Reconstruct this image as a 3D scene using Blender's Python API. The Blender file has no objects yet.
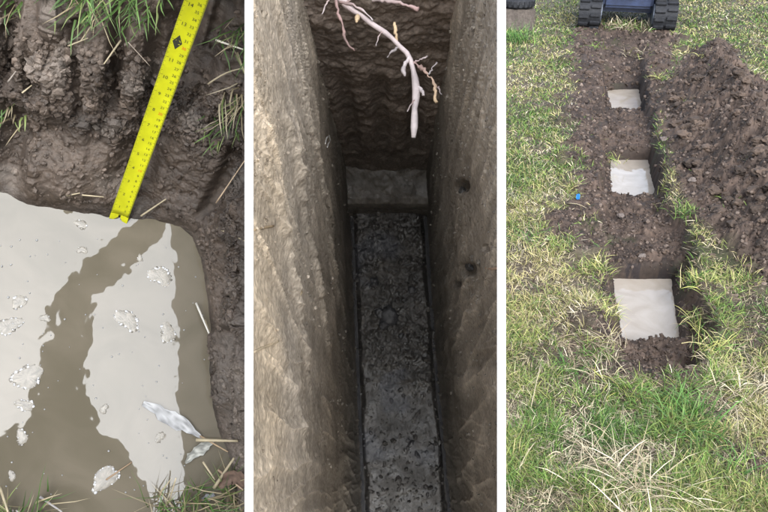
import bpy, bmesh, math, random
import numpy as np
from mathutils import Vector, Matrix

# ------------------------------------------------------------------ camera, sky, sun, exposure
SC = bpy.context.scene
COL = SC.collection
F = 700.0                      # focal length in photo pixels (768 wide)
CAMH = 2.0
TH = math.atan(386 / F)        # camera pitch
cam_d = bpy.data.cameras.new('camera')
cam = bpy.data.objects.new('camera', cam_d); COL.objects.link(cam)
cam_d.sensor_fit = 'HORIZONTAL'; cam_d.sensor_width = 36; cam_d.lens = 36 * F / 768
cam_d.clip_start = 0.02; cam_d.clip_end = 6000
cam.location = (0, 0, CAMH); cam.rotation_euler = (math.pi / 2 - TH, 0, 0)
SC.camera = cam
SUN_DIR = Vector((0.13, -0.765, 0.63)).normalized()      # towards the sun
w = bpy.data.worlds.new('World'); SC.world = w; w.use_nodes = True
nt = w.node_tree; nt.nodes.clear()
sky = nt.nodes.new('ShaderNodeTexSky'); sky.sky_type = 'NISHITA'; sky.sun_disc = False
sky.sun_elevation = math.asin(SUN_DIR.z); sky.sun_rotation = math.atan2(SUN_DIR.x, SUN_DIR.y)
sky.air_density = 1.0; sky.dust_density = 1.5; sky.ozone_density = 1.0
hs = nt.nodes.new('ShaderNodeHueSaturation'); hs.inputs['Saturation'].default_value = 0.55   # cloud veil takes the blue out
bg = nt.nodes.new('ShaderNodeBackground'); bg.inputs[1].default_value = 0.12
wo = nt.nodes.new('ShaderNodeOutputWorld')
nt.links.new(sky.outputs[0], hs.inputs['Color']); nt.links.new(hs.outputs[0], bg.inputs[0]); nt.links.new(bg.outputs[0], wo.inputs[0])
sl = bpy.data.lights.new('sun', 'SUN'); sl.energy = 1.5; sl.angle = math.radians(48); sl.color = (0.93, 0.97, 1.0)
so = bpy.data.objects.new('sun', sl); COL.objects.link(so)
so.rotation_euler = SUN_DIR.to_track_quat('Z', 'Y').to_euler()
vs = SC.view_settings; vs.view_transform = 'Standard'; vs.look = 'None'; vs.gamma = 1; vs.exposure = 2.05
SC.cycles.max_bounces = 8; SC.cycles.diffuse_bounces = 6

# ------------------------------------------------------------------ numeric helpers
rng = np.random.default_rng(7); random.seed(7)
CAMP = np.array([0, 0, CAMH])
RT = np.array([1.0, 0, 0]); FW = np.array([0, math.cos(TH), -math.sin(TH)]); UP = np.array([0, math.sin(TH), math.cos(TH)])
def ray(px, py):
    px = np.asarray(px, float); py = np.asarray(py, float)
    return ((px - 384) / F)[..., None] * RT - ((py - 256) / F)[..., None] * UP + FW
def proj(P):
    Q = np.asarray(P) - CAMP; z = Q @ FW
    return 384 + F * (Q @ RT) / z, 256 - F * (Q @ UP) / z, z
def ground(px, py, z=0.0):
    r = ray(px, py); t = (z - CAMH) / r[..., 2]
    return CAMP + r * np.asarray(t)[..., None]
class Frame:                    # an earth block with its own up direction, seen from the camera
    def __init__(s, nx, ny):
        d = ray(nx, ny); s.d = d / np.linalg.norm(d)
        v = UP - (UP @ s.d) * s.d; s.v = v / np.linalg.norm(v); s.u = np.cross(s.d, s.v)
        if s.u @ RT < 0: s.u = -s.u
    def at(s, px, py, wd):
        r = ray(px, py); t = wd / (r @ s.d); P = r * np.asarray(t)[..., None]
        return np.stack([P @ s.u, P @ s.v, P @ s.d], -1)
    def world(s, L):
        L = np.asarray(L, float)
        return CAMP + L[..., 0:1] * s.u + L[..., 1:2] * s.v + L[..., 2:3] * s.d
def _h(ix, iy, iz, seed):
    h = (ix.astype(np.uint32) * np.uint32(374761393) + iy.astype(np.uint32) * np.uint32(668265263) + iz.astype(np.uint32) * np.uint32(2147483647) + np.uint32(seed * 974711 % 4294967291))
    h = (h ^ (h >> np.uint32(13))) * np.uint32(1274126177); h = (h ^ (h >> np.uint32(16))) * np.uint32(2246822519); h ^= h >> np.uint32(13)
    return (h & np.uint32(0xffffff)).astype(np.float64) / 16777216.0
def vnoise(P, seed=0):
    I = np.floor(P).astype(np.int64); f = P - I; f = f * f * (3 - 2 * f); r = 0
    for a in (0, 1):
        for b in (0, 1):
            for c in (0, 1):
                wt = (f[:, 0] if a else 1 - f[:, 0]) * (f[:, 1] if b else 1 - f[:, 1]) * (f[:, 2] if c else 1 - f[:, 2])
                r = r + wt * _h(I[:, 0] + a, I[:, 1] + b, I[:, 2] + c, seed)
    return r * 2 - 1
def fbm(P, fr, octv=4, seed=0, gain=0.5):
    r = 0; a = 1.0; n = 0
    for k in range(octv):
        r = r + a * vnoise(P * fr + 17.3 * k, seed + k); n += a; a *= gain; fr *= 2.03
    return r / n
def worley(P, fr, seed=0):      # -> lump height 0..1 (1 at a clod's middle), clod id
    Q = P * fr; jv = np.stack([vnoise(Q * 2.3 + 31.7 * k, seed + 50 + k) for k in range(3)], 1) * .30 + np.stack([vnoise(Q * 6.1 + 11.7 * k, seed + 60 + k) for k in range(3)], 1) * .16; Q = Q + jv; I = np.floor(Q).astype(np.int64); best = np.full(len(P), 9.0); cid = np.zeros(len(P))
    for a in (-1, 0, 1):
        for b in (-1, 0, 1):
            for c in (-1, 0, 1):
                x, y, z = I[:, 0] + a, I[:, 1] + b, I[:, 2] + c
                d = (x + _h(x, y, z, seed) - Q[:, 0])**2 + (y + _h(x, y, z, seed + 1) - Q[:, 1])**2 + (z + _h(x, y, z, seed + 2) - Q[:, 2])**2
                m = d < best; best = np.where(m, d, best); cid = np.where(m, _h(x, y, z, seed + 3), cid)
    return np.clip(1 - np.sqrt(best), 0, 1), cid
def sstep(a, b, x):
    t = np.clip((x - a) / (b - a), 0, 1); return t * t * (3 - 2 * t)
def sdist(X, Y, poly):          # signed distance, positive inside
    poly = np.asarray(poly, float); d = np.full(X.shape, 1e9); ins = np.zeros(X.shape, bool); n = len(poly)
    for i in range(n):
        ax, ay = poly[i][:2]; bx, by = poly[(i + 1) % n][:2]
        ex, ey = bx - ax, by - ay; t = np.clip(((X - ax) * ex + (Y - ay) * ey) / (ex * ex + ey * ey + 1e-12), 0, 1)
        d = np.minimum(d, (X - ax - t * ex)**2 + (Y - ay - t * ey)**2)
        if ay != by:
            c = ((ay > Y) != (by > Y)) & (X < (bx - ax) * (Y - ay) / (by - ay) + ax); ins ^= c
    d = np.sqrt(d); return np.where(ins, d, -d)

# ------------------------------------------------------------------ mesh helpers
def mesh_np(name, V, faces, col=None, smooth=True):
    """V (N,3); faces: list of int arrays (M,k)"""
    me = bpy.data.meshes.new(name)
    V = np.ascontiguousarray(V, np.float32); me.vertices.add(len(V)); me.vertices.foreach_set('co', V.ravel())
    loops = np.concatenate([f.ravel() for f in faces]).astype(np.int32)
    tot = np.concatenate([np.full(len(f), f.shape[1]) for f in faces]).astype(np.int32)
    st = np.concatenate([[0], np.cumsum(tot)[:-1]]).astype(np.int32)
    me.loops.add(len(loops)); me.loops.foreach_set('vertex_index', loops)
    me.polygons.add(len(tot)); me.polygons.foreach_set('loop_start', st)
    me.polygons.foreach_set('use_smooth', np.full(len(tot), smooth))
    me.update(calc_edges=True); me.validate()
    if col is not None:
        a = me.color_attributes.new('Col', 'FLOAT_COLOR', 'POINT')
        c = np.ones((len(V), 4), np.float32); c[:, :3] = col; a.data.foreach_set('color', c.ravel())
    return me
def link(name, me, mat=None, parent=None, **props):
    o = bpy.data.objects.new(name, me); COL.objects.link(o)
    if mat is not None and me is not None and not me.materials: me.materials.append(mat)
    if parent is not None: o.parent = parent
    for k, v in props.items(): o[k] = v
    return o
def thing(name, label, cat, loc=(0, 0, 0), group=None):
    o = bpy.data.objects.new(name, None); COL.objects.link(o); o.location = loc; o.empty_display_size = .1
    o['label'] = label; o['category'] = cat
    if group: o['group'] = group
    bpy.context.view_layer.update()
    return o
def part(name, me, mat, root, **p):             # vertices given in world space, root unrotated
    o = link(name, me, mat, root, **p); o.matrix_parent_inverse = Matrix.Translation(-root.location); return o
def gridfaces(n, m, mask=None):                 # n rows, m columns of vertices
    i = np.arange(n - 1)[:, None] * m + np.arange(m - 1)[None, :]
    f = np.stack([i, i + 1, i + m + 1, i + m], -1).reshape(-1, 4)
    if mask is not None: f = f[~mask[f].all(1)]
    return f
def gnormals(G):
    a = np.gradient(G, axis=0); b = np.gradient(G, axis=1); n = np.cross(a, b); return n / (np.linalg.norm(n, axis=-1, keepdims=True) + 1e-12)
ICO = None
def ico(sub):
    bm = bmesh.new(); bmesh.ops.create_icosphere(bm, subdivisions=sub, radius=1.0)
    V = np.array([v.co[:] for v in bm.verts]); Fc = np.array([[v.index for v in f.verts] for f in bm.faces]); bm.free(); return V, Fc
ICO1, ICO2, ICO3 = ico(1), ico(2), ico(3)
def lumps(P, R, col, seed=0, base=ICO1, flat=0.75, rough=0.35, N=None):
    """many small irregular crumbs joined: P (n,3) centres, R radii, col (n,3)"""
    r = np.random.default_rng(seed); V0, F0 = base; n = len(P); k = len(V0)
    q = r.normal(size=(n, 4)); q /= np.linalg.norm(q, axis=1, keepdims=True); a, b, c, d = q.T
    M = np.stack([np.stack([1 - 2*(c*c+d*d), 2*(b*c-a*d), 2*(b*d+a*c)], -1), np.stack([2*(b*c+a*d), 1 - 2*(b*b+d*d), 2*(c*d-a*b)], -1), np.stack([2*(b*d-a*c), 2*(c*d+a*b), 1 - 2*(b*b+c*c)], -1)], 1)
    S = r.uniform(flat * .75, 1.2, (n, 1, 3)); rad = 1 + rough * r.uniform(-1, 1, (n, k, 1))
    V = np.einsum('nij,nkj->nki', M, V0[None] * rad * S) * R[:, None, None] + P[:, None, :]
    Fc = (F0[None] + (np.arange(n) * k)[:, None, None]).reshape(-1, 3)
    C = np.repeat(col, k, 0) * r.uniform(.85, 1.15, (n * k, 1))
    return V.reshape(-1, 3), Fc, C
def blades(root, up, L, Wd, col, seed=0, a0=(.1, .6), bend=(.2, .9), lean=None, spread=1.0, tipcol=None, clampf=None):
    """grass blades: root (n,3), up (n,3) or (3,), L, Wd (n,), col (n,3)"""
    r = np.random.default_rng(seed); n = len(root); up = np.broadcast_to(up, (n, 3))
    ref = np.where(np.abs(up[:, :1]) < .8, np.array([[1., 0, 0]]), np.array([[0, 1., 0]]))
    t1 = np.cross(up, ref); t1 /= np.linalg.norm(t1, axis=1, keepdims=True); t2 = np.cross(up, t1)
    ph = r.uniform(0, 2 * math.pi, n); dirv = np.cos(ph)[:, None] * t1 + np.sin(ph)[:, None] * t2
    if lean is not None:
        dirv = lean + dirv * spread; dirv -= (dirv * up).sum(1, keepdims=True) * up; dirv /= np.linalg.norm(dirv, axis=1, keepdims=True) + 1e-9
    side = np.cross(up, dirv); tw = r.uniform(-.9, .9, n)
    A = r.uniform(*a0, n); B = r.uniform(*bend, n); p = root.copy(); pts = [p]; segs = 3
    for k in range(segs):
        an = A + B * k / segs * 1.5; step = (L / segs)[:, None] * (np.cos(an)[:, None] * up + np.sin(an)[:, None] * dirv)
        wob = side * (r.normal(0, .09, n) * L / segs)[:, None]; p = p + step + wob; pts.append(p)
    nrm = np.cos(tw)[:, None] * side + np.sin(tw)[:, None] * np.cross(dirv, side)
    V = []; C = []
    for k in range(segs):
        h = (Wd * (1 - .25 * k) / 2)[:, None] * nrm; V += [pts[k] - h, pts[k] + h]
    V.append(pts[3]); V = np.stack(V, 1); tc = col if tipcol is None else tipcol
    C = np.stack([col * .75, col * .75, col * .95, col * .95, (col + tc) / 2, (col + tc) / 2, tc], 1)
    b = (np.arange(n) * 7)[:, None]; q = np.concatenate([b + np.array([[0, 1, 3, 2]]), b + np.array([[2, 3, 5, 4]])]); t = b + np.array([[4, 5, 6]])
    V = V.reshape(-1, 3)
    if clampf is not None: V = clampf(V)
    return V, [q, t], C.reshape(-1, 3)
def tube(path, radii, seg=8, cap=True):
    path = np.asarray(path, float); n = len(path); T = np.gradient(path, axis=0); T /= np.linalg.norm(T, axis=1, keepdims=True) + 1e-9
    ref = np.array([0.3, 0.1, 0.95]); ref = ref if abs(T[0] @ ref) < .9 else np.array([1., 0, 0]); V = []; a = np.cross(T[0], ref); a /= np.linalg.norm(a)
    for i in range(n):
        a = a - (a @ T[i]) * T[i]; a /= np.linalg.norm(a) + 1e-9; b = np.cross(T[i], a)
        for k in range(seg):
            an = 2 * math.pi * k / seg; V.append(path[i] + radii[i] * (math.cos(an) * a + math.sin(an) * b))
    f = [[i * seg + k, i * seg + (k + 1) % seg, (i + 1) * seg + (k + 1) % seg, (i + 1) * seg + k] for i in range(n - 1) for k in range(seg)]
    V = np.array(V); fs = [np.array(f)]
    if cap:
        nV = len(V); V = np.vstack([V, path[0], path[-1]])
        t = [[nV, (k + 1) % seg, k] for k in range(seg)] + [[nV + 1, (n - 1) * seg + k, (n - 1) * seg + (k + 1) % seg] for k in range(seg)]
        fs.append(np.array(t))
    return V, fs
def joinparts(L):
    V = []; F4 = []; F3 = []; C = []; o = 0
    for v, fs, c in L:
        V.append(v); C.append(np.broadcast_to(c, (len(v), 3)))
        for f in fs: (F4 if f.shape[1] == 4 else F3).append(f + o)
        o += len(v)
    fs = []
    if F4: fs.append(np.concatenate(F4))
    if F3: fs.append(np.concatenate(F3))
    return np.concatenate(V), fs, np.concatenate(C)

# ------------------------------------------------------------------ materials
def mat_col(name, rough=.8, spec=.5, tint=(1, 1, 1), nscale=60, namp=.25, bump=.3, bscale=200, rvar=0.0, use_attr=True, bdist=.004, sub=0, metal=0):
    m = bpy.data.materials.new(name); m.use_nodes = True; t = m.node_tree; b = t.nodes['Principled BSDF']
    b.inputs['Roughness'].default_value = rough; b.inputs['Specular IOR Level'].default_value = spec; b.inputs['Metallic'].default_value = metal
    co = t.nodes.new('ShaderNodeNewGeometry')
    n1 = t.nodes.new('ShaderNodeTexNoise'); n1.inputs['Scale'].default_value = nscale; n1.inputs['Detail'].default_value = 6
    t.links.new(co.outputs['Position'], n1.inputs['Vector'])
    mr = t.nodes.new('ShaderNodeMapRange'); mr.inputs[1].default_value = .25; mr.inputs[2].default_value = .75; mr.inputs[3].default_value = 1 - namp; mr.inputs[4].default_value = 1 + namp
    t.links.new(n1.outputs['Fac'], mr.inputs[0])
    mx = t.nodes.new('ShaderNodeMix'); mx.data_type = 'RGBA'; mx.blend_type = 'MULTIPLY'; mx.inputs[0].default_value = 1
    if use_attr:
        at = t.nodes.new('ShaderNodeAttribute'); at.attribute_name = 'Col'; t.links.new(at.outputs['Color'], mx.inputs[6])
    else: mx.inputs[6].default_value = (*tint, 1)
    t.links.new(mr.outputs[0], mx.inputs[7]); t.links.new(mx.outputs[2], b.inputs['Base Color'])
    if rvar:
        m2 = t.nodes.new('ShaderNodeMapRange'); m2.inputs[1].default_value = .35; m2.inputs[2].default_value = .65; m2.inputs[3].default_value = rough - rvar; m2.inputs[4].default_value = rough + rvar
        n3 = t.nodes.new('ShaderNodeTexNoise'); n3.inputs['Scale'].default_value = nscale * .3; n3.inputs['Detail'].default_value = 3
        t.links.new(co.outputs['Position'], n3.inputs['Vector']); t.links.new(n3.outputs['Fac'], m2.inputs[0]); t.links.new(m2.outputs[0], b.inputs['Roughness'])
    if bump:
        n2 = t.nodes.new('ShaderNodeTexNoise'); n2.inputs['Scale'].default_value = bscale; n2.inputs['Detail'].default_value = 5; n2.inputs['Roughness'].default_value = .65
        t.links.new(co.outputs['Position'], n2.inputs['Vector'])
        bp = t.nodes.new('ShaderNodeBump'); bp.inputs['Strength'].default_value = bump; bp.inputs['Distance'].default_value = bdist
        t.links.new(n2.outputs['Fac'], bp.inputs['Height']); t.links.new(bp.outputs['Normal'], b.inputs['Normal'])
    return m
def mat_water(name, c1, c2, ior, rough, scale, bump=.02):
    m = bpy.data.materials.new(name); m.use_nodes = True; t = m.node_tree; b = t.nodes['Principled BSDF']
    b.inputs['Roughness'].default_value = rough; b.inputs['IOR'].default_value = ior
    co = t.nodes.new('ShaderNodeNewGeometry'); n = t.nodes.new('ShaderNodeTexNoise'); n.inputs['Scale'].default_value = scale; n.inputs['Detail'].default_value = 5; n.inputs['Distortion'].default_value = 1.2
    t.links.new(co.outputs['Position'], n.inputs['Vector'])
    cr = t.nodes.new('ShaderNodeValToRGB'); cr.color_ramp.elements[0].position = .35; cr.color_ramp.elements[1].position = .65
    cr.color_ramp.elements[0].color = (*c1, 1); cr.color_ramp.elements[1].color = (*c2, 1)
    t.links.new(n.outputs['Fac'], cr.inputs[0]); t.links.new(cr.outputs[0], b.inputs['Base Color'])
    n2 = t.nodes.new('ShaderNodeTexNoise'); n2.inputs['Scale'].default_value = scale * 2; t.links.new(co.outputs['Position'], n2.inputs['Vector'])
    bp = t.nodes.new('ShaderNodeBump'); bp.inputs['Strength'].default_value = bump; bp.inputs['Distance'].default_value = .01
    t.links.new(n2.outputs['Fac'], bp.inputs['Height']); t.links.new(bp.outputs['Normal'], b.inputs['Normal'])
    return m
M_PIT = mat_col('wet_pit_mud', .52, .45, nscale=90, namp=.35, bump=.7, bscale=260, rvar=.18)
M_TRENCH = mat_col('trench_clay', .8, .25, nscale=110, namp=.4, bump=.75, bscale=85, rvar=.1, bdist=.007)
M_FLOOR = mat_col('wet_trench_floor', .42, .6, nscale=50, namp=.35, bump=.6, bscale=120, rvar=.22)
M_SOIL = mat_col('dug_topsoil', .78, .3, nscale=40, namp=.3, bump=.5, bscale=120)
M_GRASS = mat_col('grass_blade', .6, .25, nscale=30, namp=.18, bump=0)
M_STRAW = mat_col('dead_straw', .7, .3, nscale=40, namp=.2, bump=0)
M_WATER1 = mat_water('muddy_pit_water', (.088, .076, .054), (.112, .096, .071), 1.37, .022, 9, .075)
M_WATER3 = mat_water('pale_pit_water', (.29, .245, .195), (.36, .315, .265), 1.6, .02, 5, .005)
M_BOARD = mat_col('white_board', .6, .3, (.83, .83, .83), nscale=8, namp=.02, bump=.05, use_attr=False)
M_GEN = mat_col('plain_col', .6, .4, nscale=60, namp=.12, bump=.15)
M_RUBBER = mat_col('track_rubber', .75, .35, (.012, .0125, .015), nscale=30, namp=.5, bump=.4, bscale=60, use_attr=False)
M_NAVY = mat_col('navy_paint', .4, .5, (.02, .032, .075), nscale=12, namp=.3, bump=.1, use_attr=False)
M_STEEL = mat_col('worn_steel', .5, .5, (.07, .08, .1), nscale=25, namp=.4, bump=.2, use_attr=False, metal=.4)
M_BLACK = mat_col('black_plastic', .5, .4, (.012, .012, .014), nscale=20, namp=.3, bump=.1, use_attr=False)
M_WOOD = mat_col('weathered_wood', .85, .2, nscale=40, namp=.35, bump=.5, bscale=80, bdist=.01)
M_ROOT = mat_col('root_bark', .65, .3, nscale=80, namp=.2, bump=.3, bscale=300)
M_TAPE = mat_col('tape_yellow', .35, .5, (.42, .42, .01), nscale=60, namp=.13, bump=.03, use_attr=False)
M_INK = mat_col('tape_ink', .5, .3, (.03, .03, .02), namp=.1, bump=0, use_attr=False)
M_RED = mat_col('tape_red_ink', .5, .3, (.5, .05, .02), namp=.1, bump=0, use_attr=False)
M_FOAM = mat_col('scum_foam', .3, .6, nscale=200, namp=.15, bump=.4, bscale=500, bdist=.002)
M_CLOTH = mat_col('cloth', .85, .2, nscale=150, namp=.15, bump=.2, bscale=400)
M_BLUE = mat_col('blue_plastic', .35, .5, (.01, .13, .36), nscale=80, namp=.1, bump=.1, use_attr=False)

# ------------------------------------------------------------------ frames of the three earthworks
PIT = Frame(115, 400)           # narrow water filled pit with the tape
TR = Frame(392, 348)            # deep empty trench
BX1, BX2 = 249.0, 501.5         # the boards stand on these two sight planes
def plane_x(P, bx):             # lateral position of board plane at the axial distance of P
    z = (P - CAMP) @ FW; return (bx - 384) / F * z
def clamp_left(P):              # keep P left of board one
    P = P.copy(); lim = plane_x(P, BX1); P[..., 0] = np.minimum(P[..., 0], lim); return P
def clamp_mid(P):
    P = P.copy(); z = (P - CAMP) @ FW; ok = z > .2
    P[..., 0] = np.where(ok, np.clip(P[..., 0], (BX1 - 384) / F * z, (BX2 - 384) / F * z), P[..., 0]); return P
def clamp_right(P):
    P = P.copy(); z = (P - CAMP) @ FW; P[..., 0] = np.where((z < 4.4), np.maximum(P[..., 0], (BX2 - 384) / F * z), P[..., 0]); return P

# ------------------------------------------------------------------ the two white boards between the earthworks
def board(bx, label):
    z0, z1 = .79, 4.3; th = 8.4 / F * z0
    c = np.array([(bx - 384) / F, 0, 1.0]); c /= np.linalg.norm(c); n = np.array([c[2], 0, -c[0]])   # in cam (right, up, fwd)
    prof = [(z0, -.70), (z0, .42), (z0 + .7, .85), (z1, .95), (z1, -2.1)]
    V = []
    for s in (-1, 1):
        for z, h in prof:
            p = c * (z / c[2]) + n * th / 2 * s; V.append(CAMP + p[0] * RT + h * UP + p[2] * FW)
    k = len(prof); fs = [list(range(k)), list(range(2 * k - 1, k - 1, -1))] + [[i, i + k, (i + 1) % k + k, (i + 1) % k] for i in range(k)]
    V = np.array(V); base = V.mean(0); base[2] = 0
    me = bpy.data.meshes.new('divider_board'); me.from_pydata([tuple(v - base) for v in V], [], fs); me.update()
    bm = bmesh.new(); bm.from_mesh(me); bmesh.ops.recalc_face_normals(bm, faces=bm.faces); bm.to_mesh(me); bm.free()
    o = link('divider_board', me, M_BOARD, label=label, category='board', group='white boards between the earthworks'); o.location = base
board(BX1, 'plain white divider board between the flooded pit and the deep trench')
board(BX2, 'plain white divider board between the deep trench and the grass field')

# ================================================================== 1. FLOODED PIT
WL = 1.25                       # depth of the water surface below the camera
wl_px = [(-70, 176), (-30, 186), (5, 195), (28, 204), (60, 209), (95, 215), (125, 220), (155, 222), (180, 226), (193, 236), (201, 258), (207, 290), (211, 330), (211, 370), (213, 405), (219, 432), (229, 455), (236, 485), (238, 518), (210, 548), (130, 556), (50, 548), (0, 535), (-60, 540), (-110, 480), (-120, 380), (-115, 260), (-100, 200)]
PW = PIT.at(*np.array(wl_px, float).T, WL)[:, :2]
def closed(P, n):
    P = np.vstack([P, P[:1]]); d = np.r_[0, np.cumsum(np.linalg.norm(np.diff(P, axis=0), axis=1))]; return P, d
Pc, dc = closed(PW, 0)
# denser where the photograph looks (back and right wall)
vis0, vis1 = dc[1], dc[18]
sA = np.linspace(vis0, vis1, 820); sB = np.linspace(vis1, dc[-1] + vis0, 150)[1:]
S = np.r_[sA, sB]; Sm = S % dc[-1]
base = np.stack([np.interp(Sm, dc, Pc[:, k]) for k in (0, 1)], 1)
for _ in range(30):             # smooth the outline a little
    base = .25 * np.roll(base, 1, 0) + .5 * base + .25 * np.roll(base, -1, 0) if _ < 2 else base
tg = np.roll(base, -3, 0) - np.roll(base, 3, 0)
nrm2 = np.stack([tg[:, 1], -tg[:, 0]], 1); nrm2 /= np.linalg.norm(nrm2, axis=1, keepdims=True)
cen = base.mean(0); flip = np.sign(((base - cen) * nrm2).sum(1).mean()); nrm2 *= flip
kern = np.ones(41) / 41
nrm2 = np.stack([np.convolve(np.r_[nrm2[-20:, k], nrm2[:, k], nrm2[:20, k]], kern, 'valid') for k in (0, 1)], 1); nrm2 /= np.linalg.norm(nrm2, axis=1, keepdims=True)
back = sstep(.2, .8, nrm2[:, 1]); near = sstep(.3, .8, -nrm2[:, 1]); right = sstep(.3, .9, nrm2[:, 0])
slope = .74 * back + .26 * right * (1 - back) + .8 * near + .3 * (1 - back) * (1 - right) * (1 - near)
rimh = .44 * (1 - near) + .07 * near - .10 * right * (1 - back)
T = np.r_[np.linspace(-.10, 0, 12)[:-1], np.linspace(0, 1, 330), 1 + np.linspace(0, 1, 26)[1:] ** 1.6]
Tt = T[:, None]; hh = np.where(Tt <= 1, Tt * rimh[None], rimh[None] + .01 * (Tt - 1))
oo = np.where(Tt <= 1, np.maximum(Tt, -.05) * (slope * rimh)[None], (slope * rimh)[None] + (Tt - 1) * .85)
hh = np.where(Tt < 0, Tt * .6, hh)
G = np.stack([base[None, :, 0] + oo * nrm2[None, :, 0], base[None, :, 1] + oo * nrm2[None, :, 1], WL - hh], -1)   # local u, v, depth
nr_, ns_ = G.shape[:2]
gx, gy, _ = proj(PIT.world(G.reshape(-1, 3)))           # photo place of each point, to site its features
P0 = G.reshape(-1, 3); n0 = gnormals(G).reshape(-1, 3)
if (n0[:, 2].reshape(nr_, ns_)[nr_ // 2, 300]) > 0: n0 = -n0       # towards the open air (less depth)
hf = hh.reshape(-1)
warp = fbm(P0, 9, 3, 90)
bandc = sstep(.11, .16, hf + .03 * warp) * (1 - sstep(.21, .27, hf + .03 * warp))       # belt of crumbly clods
l1, id1 = worley(P0 + .01 * warp[:, None], 34, 3); l2, id2 = worley(P0, 75, 11); l3, id3 = worley(P0, 150, 23)
rough = .25 + .75 * np.clip(bandc + .6 * sstep(0, .5, fbm(P0, 7, 2, 44)), 0, 1)
D = .030 * fbm(P0, 6, 3, 5) + .012 * fbm(P0, 22, 3, 15) + rough * (.008 * l1 + .006 * l2 + .003 * l3) + .0035 * fbm(P0, 140, 2, 31)
def groove(x0, y0, x1, y1, wd, dp, soft=.6):            # a tooth mark along a line in the wall
    e = np.array([x1 - x0, y1 - y0], float); Ln = np.linalg.norm(e); e /= Ln
    t = (gx - x0) * e[0] + (gy - y0) * e[1]; q = (gx - x0) * -e[1] + (gy - y0) * e[0] + 2.5 * warp
    return -dp * np.exp(-(np.abs(q) / wd) ** 3) * sstep(-6, 4, t) * (1 - sstep(Ln - 8, Ln + 6, t))
smooth = np.zeros(len(P0))
g1 = groove(128, -30, 108, 112, 8, .038) + groove(122, 60, 117, 118, 14, .016); g2 = groove(54, -20, 52, 62, 4, .028) + groove(8, -30, 8, 85, 11, .05)
g3 = groove(225, 0, 195, 110, 9, .03) + groove(236, 150, 205, 215, 8, .03)
smear = np.zeros(len(P0))
for (xa, ya, xb, yb, wd_, dp_) in [(30, -20, 36, 95, 9, .018), (75, 20, 80, 120, 7, .014), (158, 20, 146, 112, 8, .016), (205, -10, 186, 90, 8, .018), (96, 120, 94, 205, 10, .010), (48, 130, 46, 200, 9, .010), (150, 130, 146, 212, 9, .010), (228, 240, 216, 330, 7, .012), (236, 330, 226, 430, 8, .012)]:
    gk = groove(xa, ya, xb, yb, wd_, dp_); g3 = g3 + gk; smear = np.maximum(smear, -gk / dp_)
smear = np.maximum(smear, np.clip(-g1 / .04, 0, 1)); D *= (1 - .6 * smear)
D += g1 + g2 + g3
tq = np.clip((gy - 219) / (42 - 219), -.3, 1.5); D -= .042 * np.exp(-((gx - (118.5 + 63 * tq)) / 26) ** 2) * sstep(.02, .08, hf)
D += .030 * np.exp(-((gx - 75) / 62) ** 2 - ((gy - 178) / 26) ** 2)        # bulge over the water
D += .022 * np.exp(-((gx - 30) / 20) ** 2 - ((gy - 40) / 45) ** 2)
D += -.04 * np.exp(-((gx - 10) / 16) ** 2 - ((gy - 150) / 40) ** 2)
ck = np.abs(fbm(P0, 17, 3, 71)); D += -.012 * (1 - sstep(0, .035, ck)) * sstep(190, 225, gx)          # drying cracks on the right bank
edge = sstep(-.01, .04, hf)
# undercut waterline
D = D * (.15 + .85 * edge)
P1 = P0 + n0 * D[:, None]
W1 = PIT.world(P1); over = (W1[:, 0] > plane_x(W1, BX1)); W1 = clamp_left(W1)
tone = .5 + .5 * fbm(P0, 11, 4, 51)
c_dark = np.array([.040, .029, .022]); c_mid = np.array([.105, .079, .061]); c_grey = np.array([.18, .15, .125])
Cw = c_dark + (c_mid - c_dark) * sstep(.2, .75, tone)[:, None]
Cw += (c_grey - c_mid) * (sstep(.55, .8, .5 + .5 * fbm(P0, 26, 3, 61)) * .55)[:, None]
Cw = Cw * (1 + .30 * (id1 - .5) * rough)[:, None]
Cw = Cw + (c_grey - Cw) * (.5 * sstep(212, 232, gx) * sstep(300, 380, gy))[:, None]
Cw = Cw * (1 - .35 * (1 - sstep(.0, .02, hf)) )[:, None] * .88
rough = rough * (1 - .7 * smear)
# outer skirt down to the field
last = PIT.world(P1.reshape(nr_, ns_, 3)[-1]); sk = [clamp_left(last + PIT.d * k) for k in (.3, 1.2, 3.2)]
Vt = np.vstack([W1] + sk); Ct = np.vstack([Cw, np.repeat(Cw[-ns_:], 3, 0) * 0 + c_mid]); ov = np.r_[over, np.repeat(False, 3 * ns_)]
fc = gridfaces(nr_ + 3, ns_, ov)
seam = np.array([[i * ns_ + ns_ - 1, i * ns_, (i + 1) * ns_, (i + 1) * ns_ + ns_ - 1] for i in range(nr_ + 2)])
ov2 = ov[seam].all(1)
link('pit_bank', mesh_np('pit_bank', Vt, [np.vstack([fc, seam[~ov2]])], Ct), M_PIT, kind='structure')
# water sheet
wp = PIT.at(*np.array(wl_px, float).T, WL); ctr = wp.mean(0); wp = ctr + (wp - ctr) * np.array([1.12, 1.12, 1]); 
Wv = PIT.world(wp); kx = (BX1 - 384) / F; ovr = np.maximum(Wv[:, 0] - plane_x(Wv, BX1), 0) / (PIT.u[0] - kx * (PIT.u @ FW)); Wv = Wv - ovr[:, None] * PIT.u      # stop at the board, within the level sheet
me = mesh_np('pit_water', np.vstack([PIT.world(ctr[None]), Wv]), [np.array([[0, i + 1, (i + 1) % len(Wv) + 1] for i in range(len(Wv))])], smooth=False)
link('pit_water', me, M_WATER1, kind='structure')

WALL1 = dict(P=W1, N=n0 @ np.stack([PIT.u, PIT.v, PIT.d]), gx=gx, gy=gy, h=hf, rough=rough)
UP1 = -PIT.d
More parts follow.
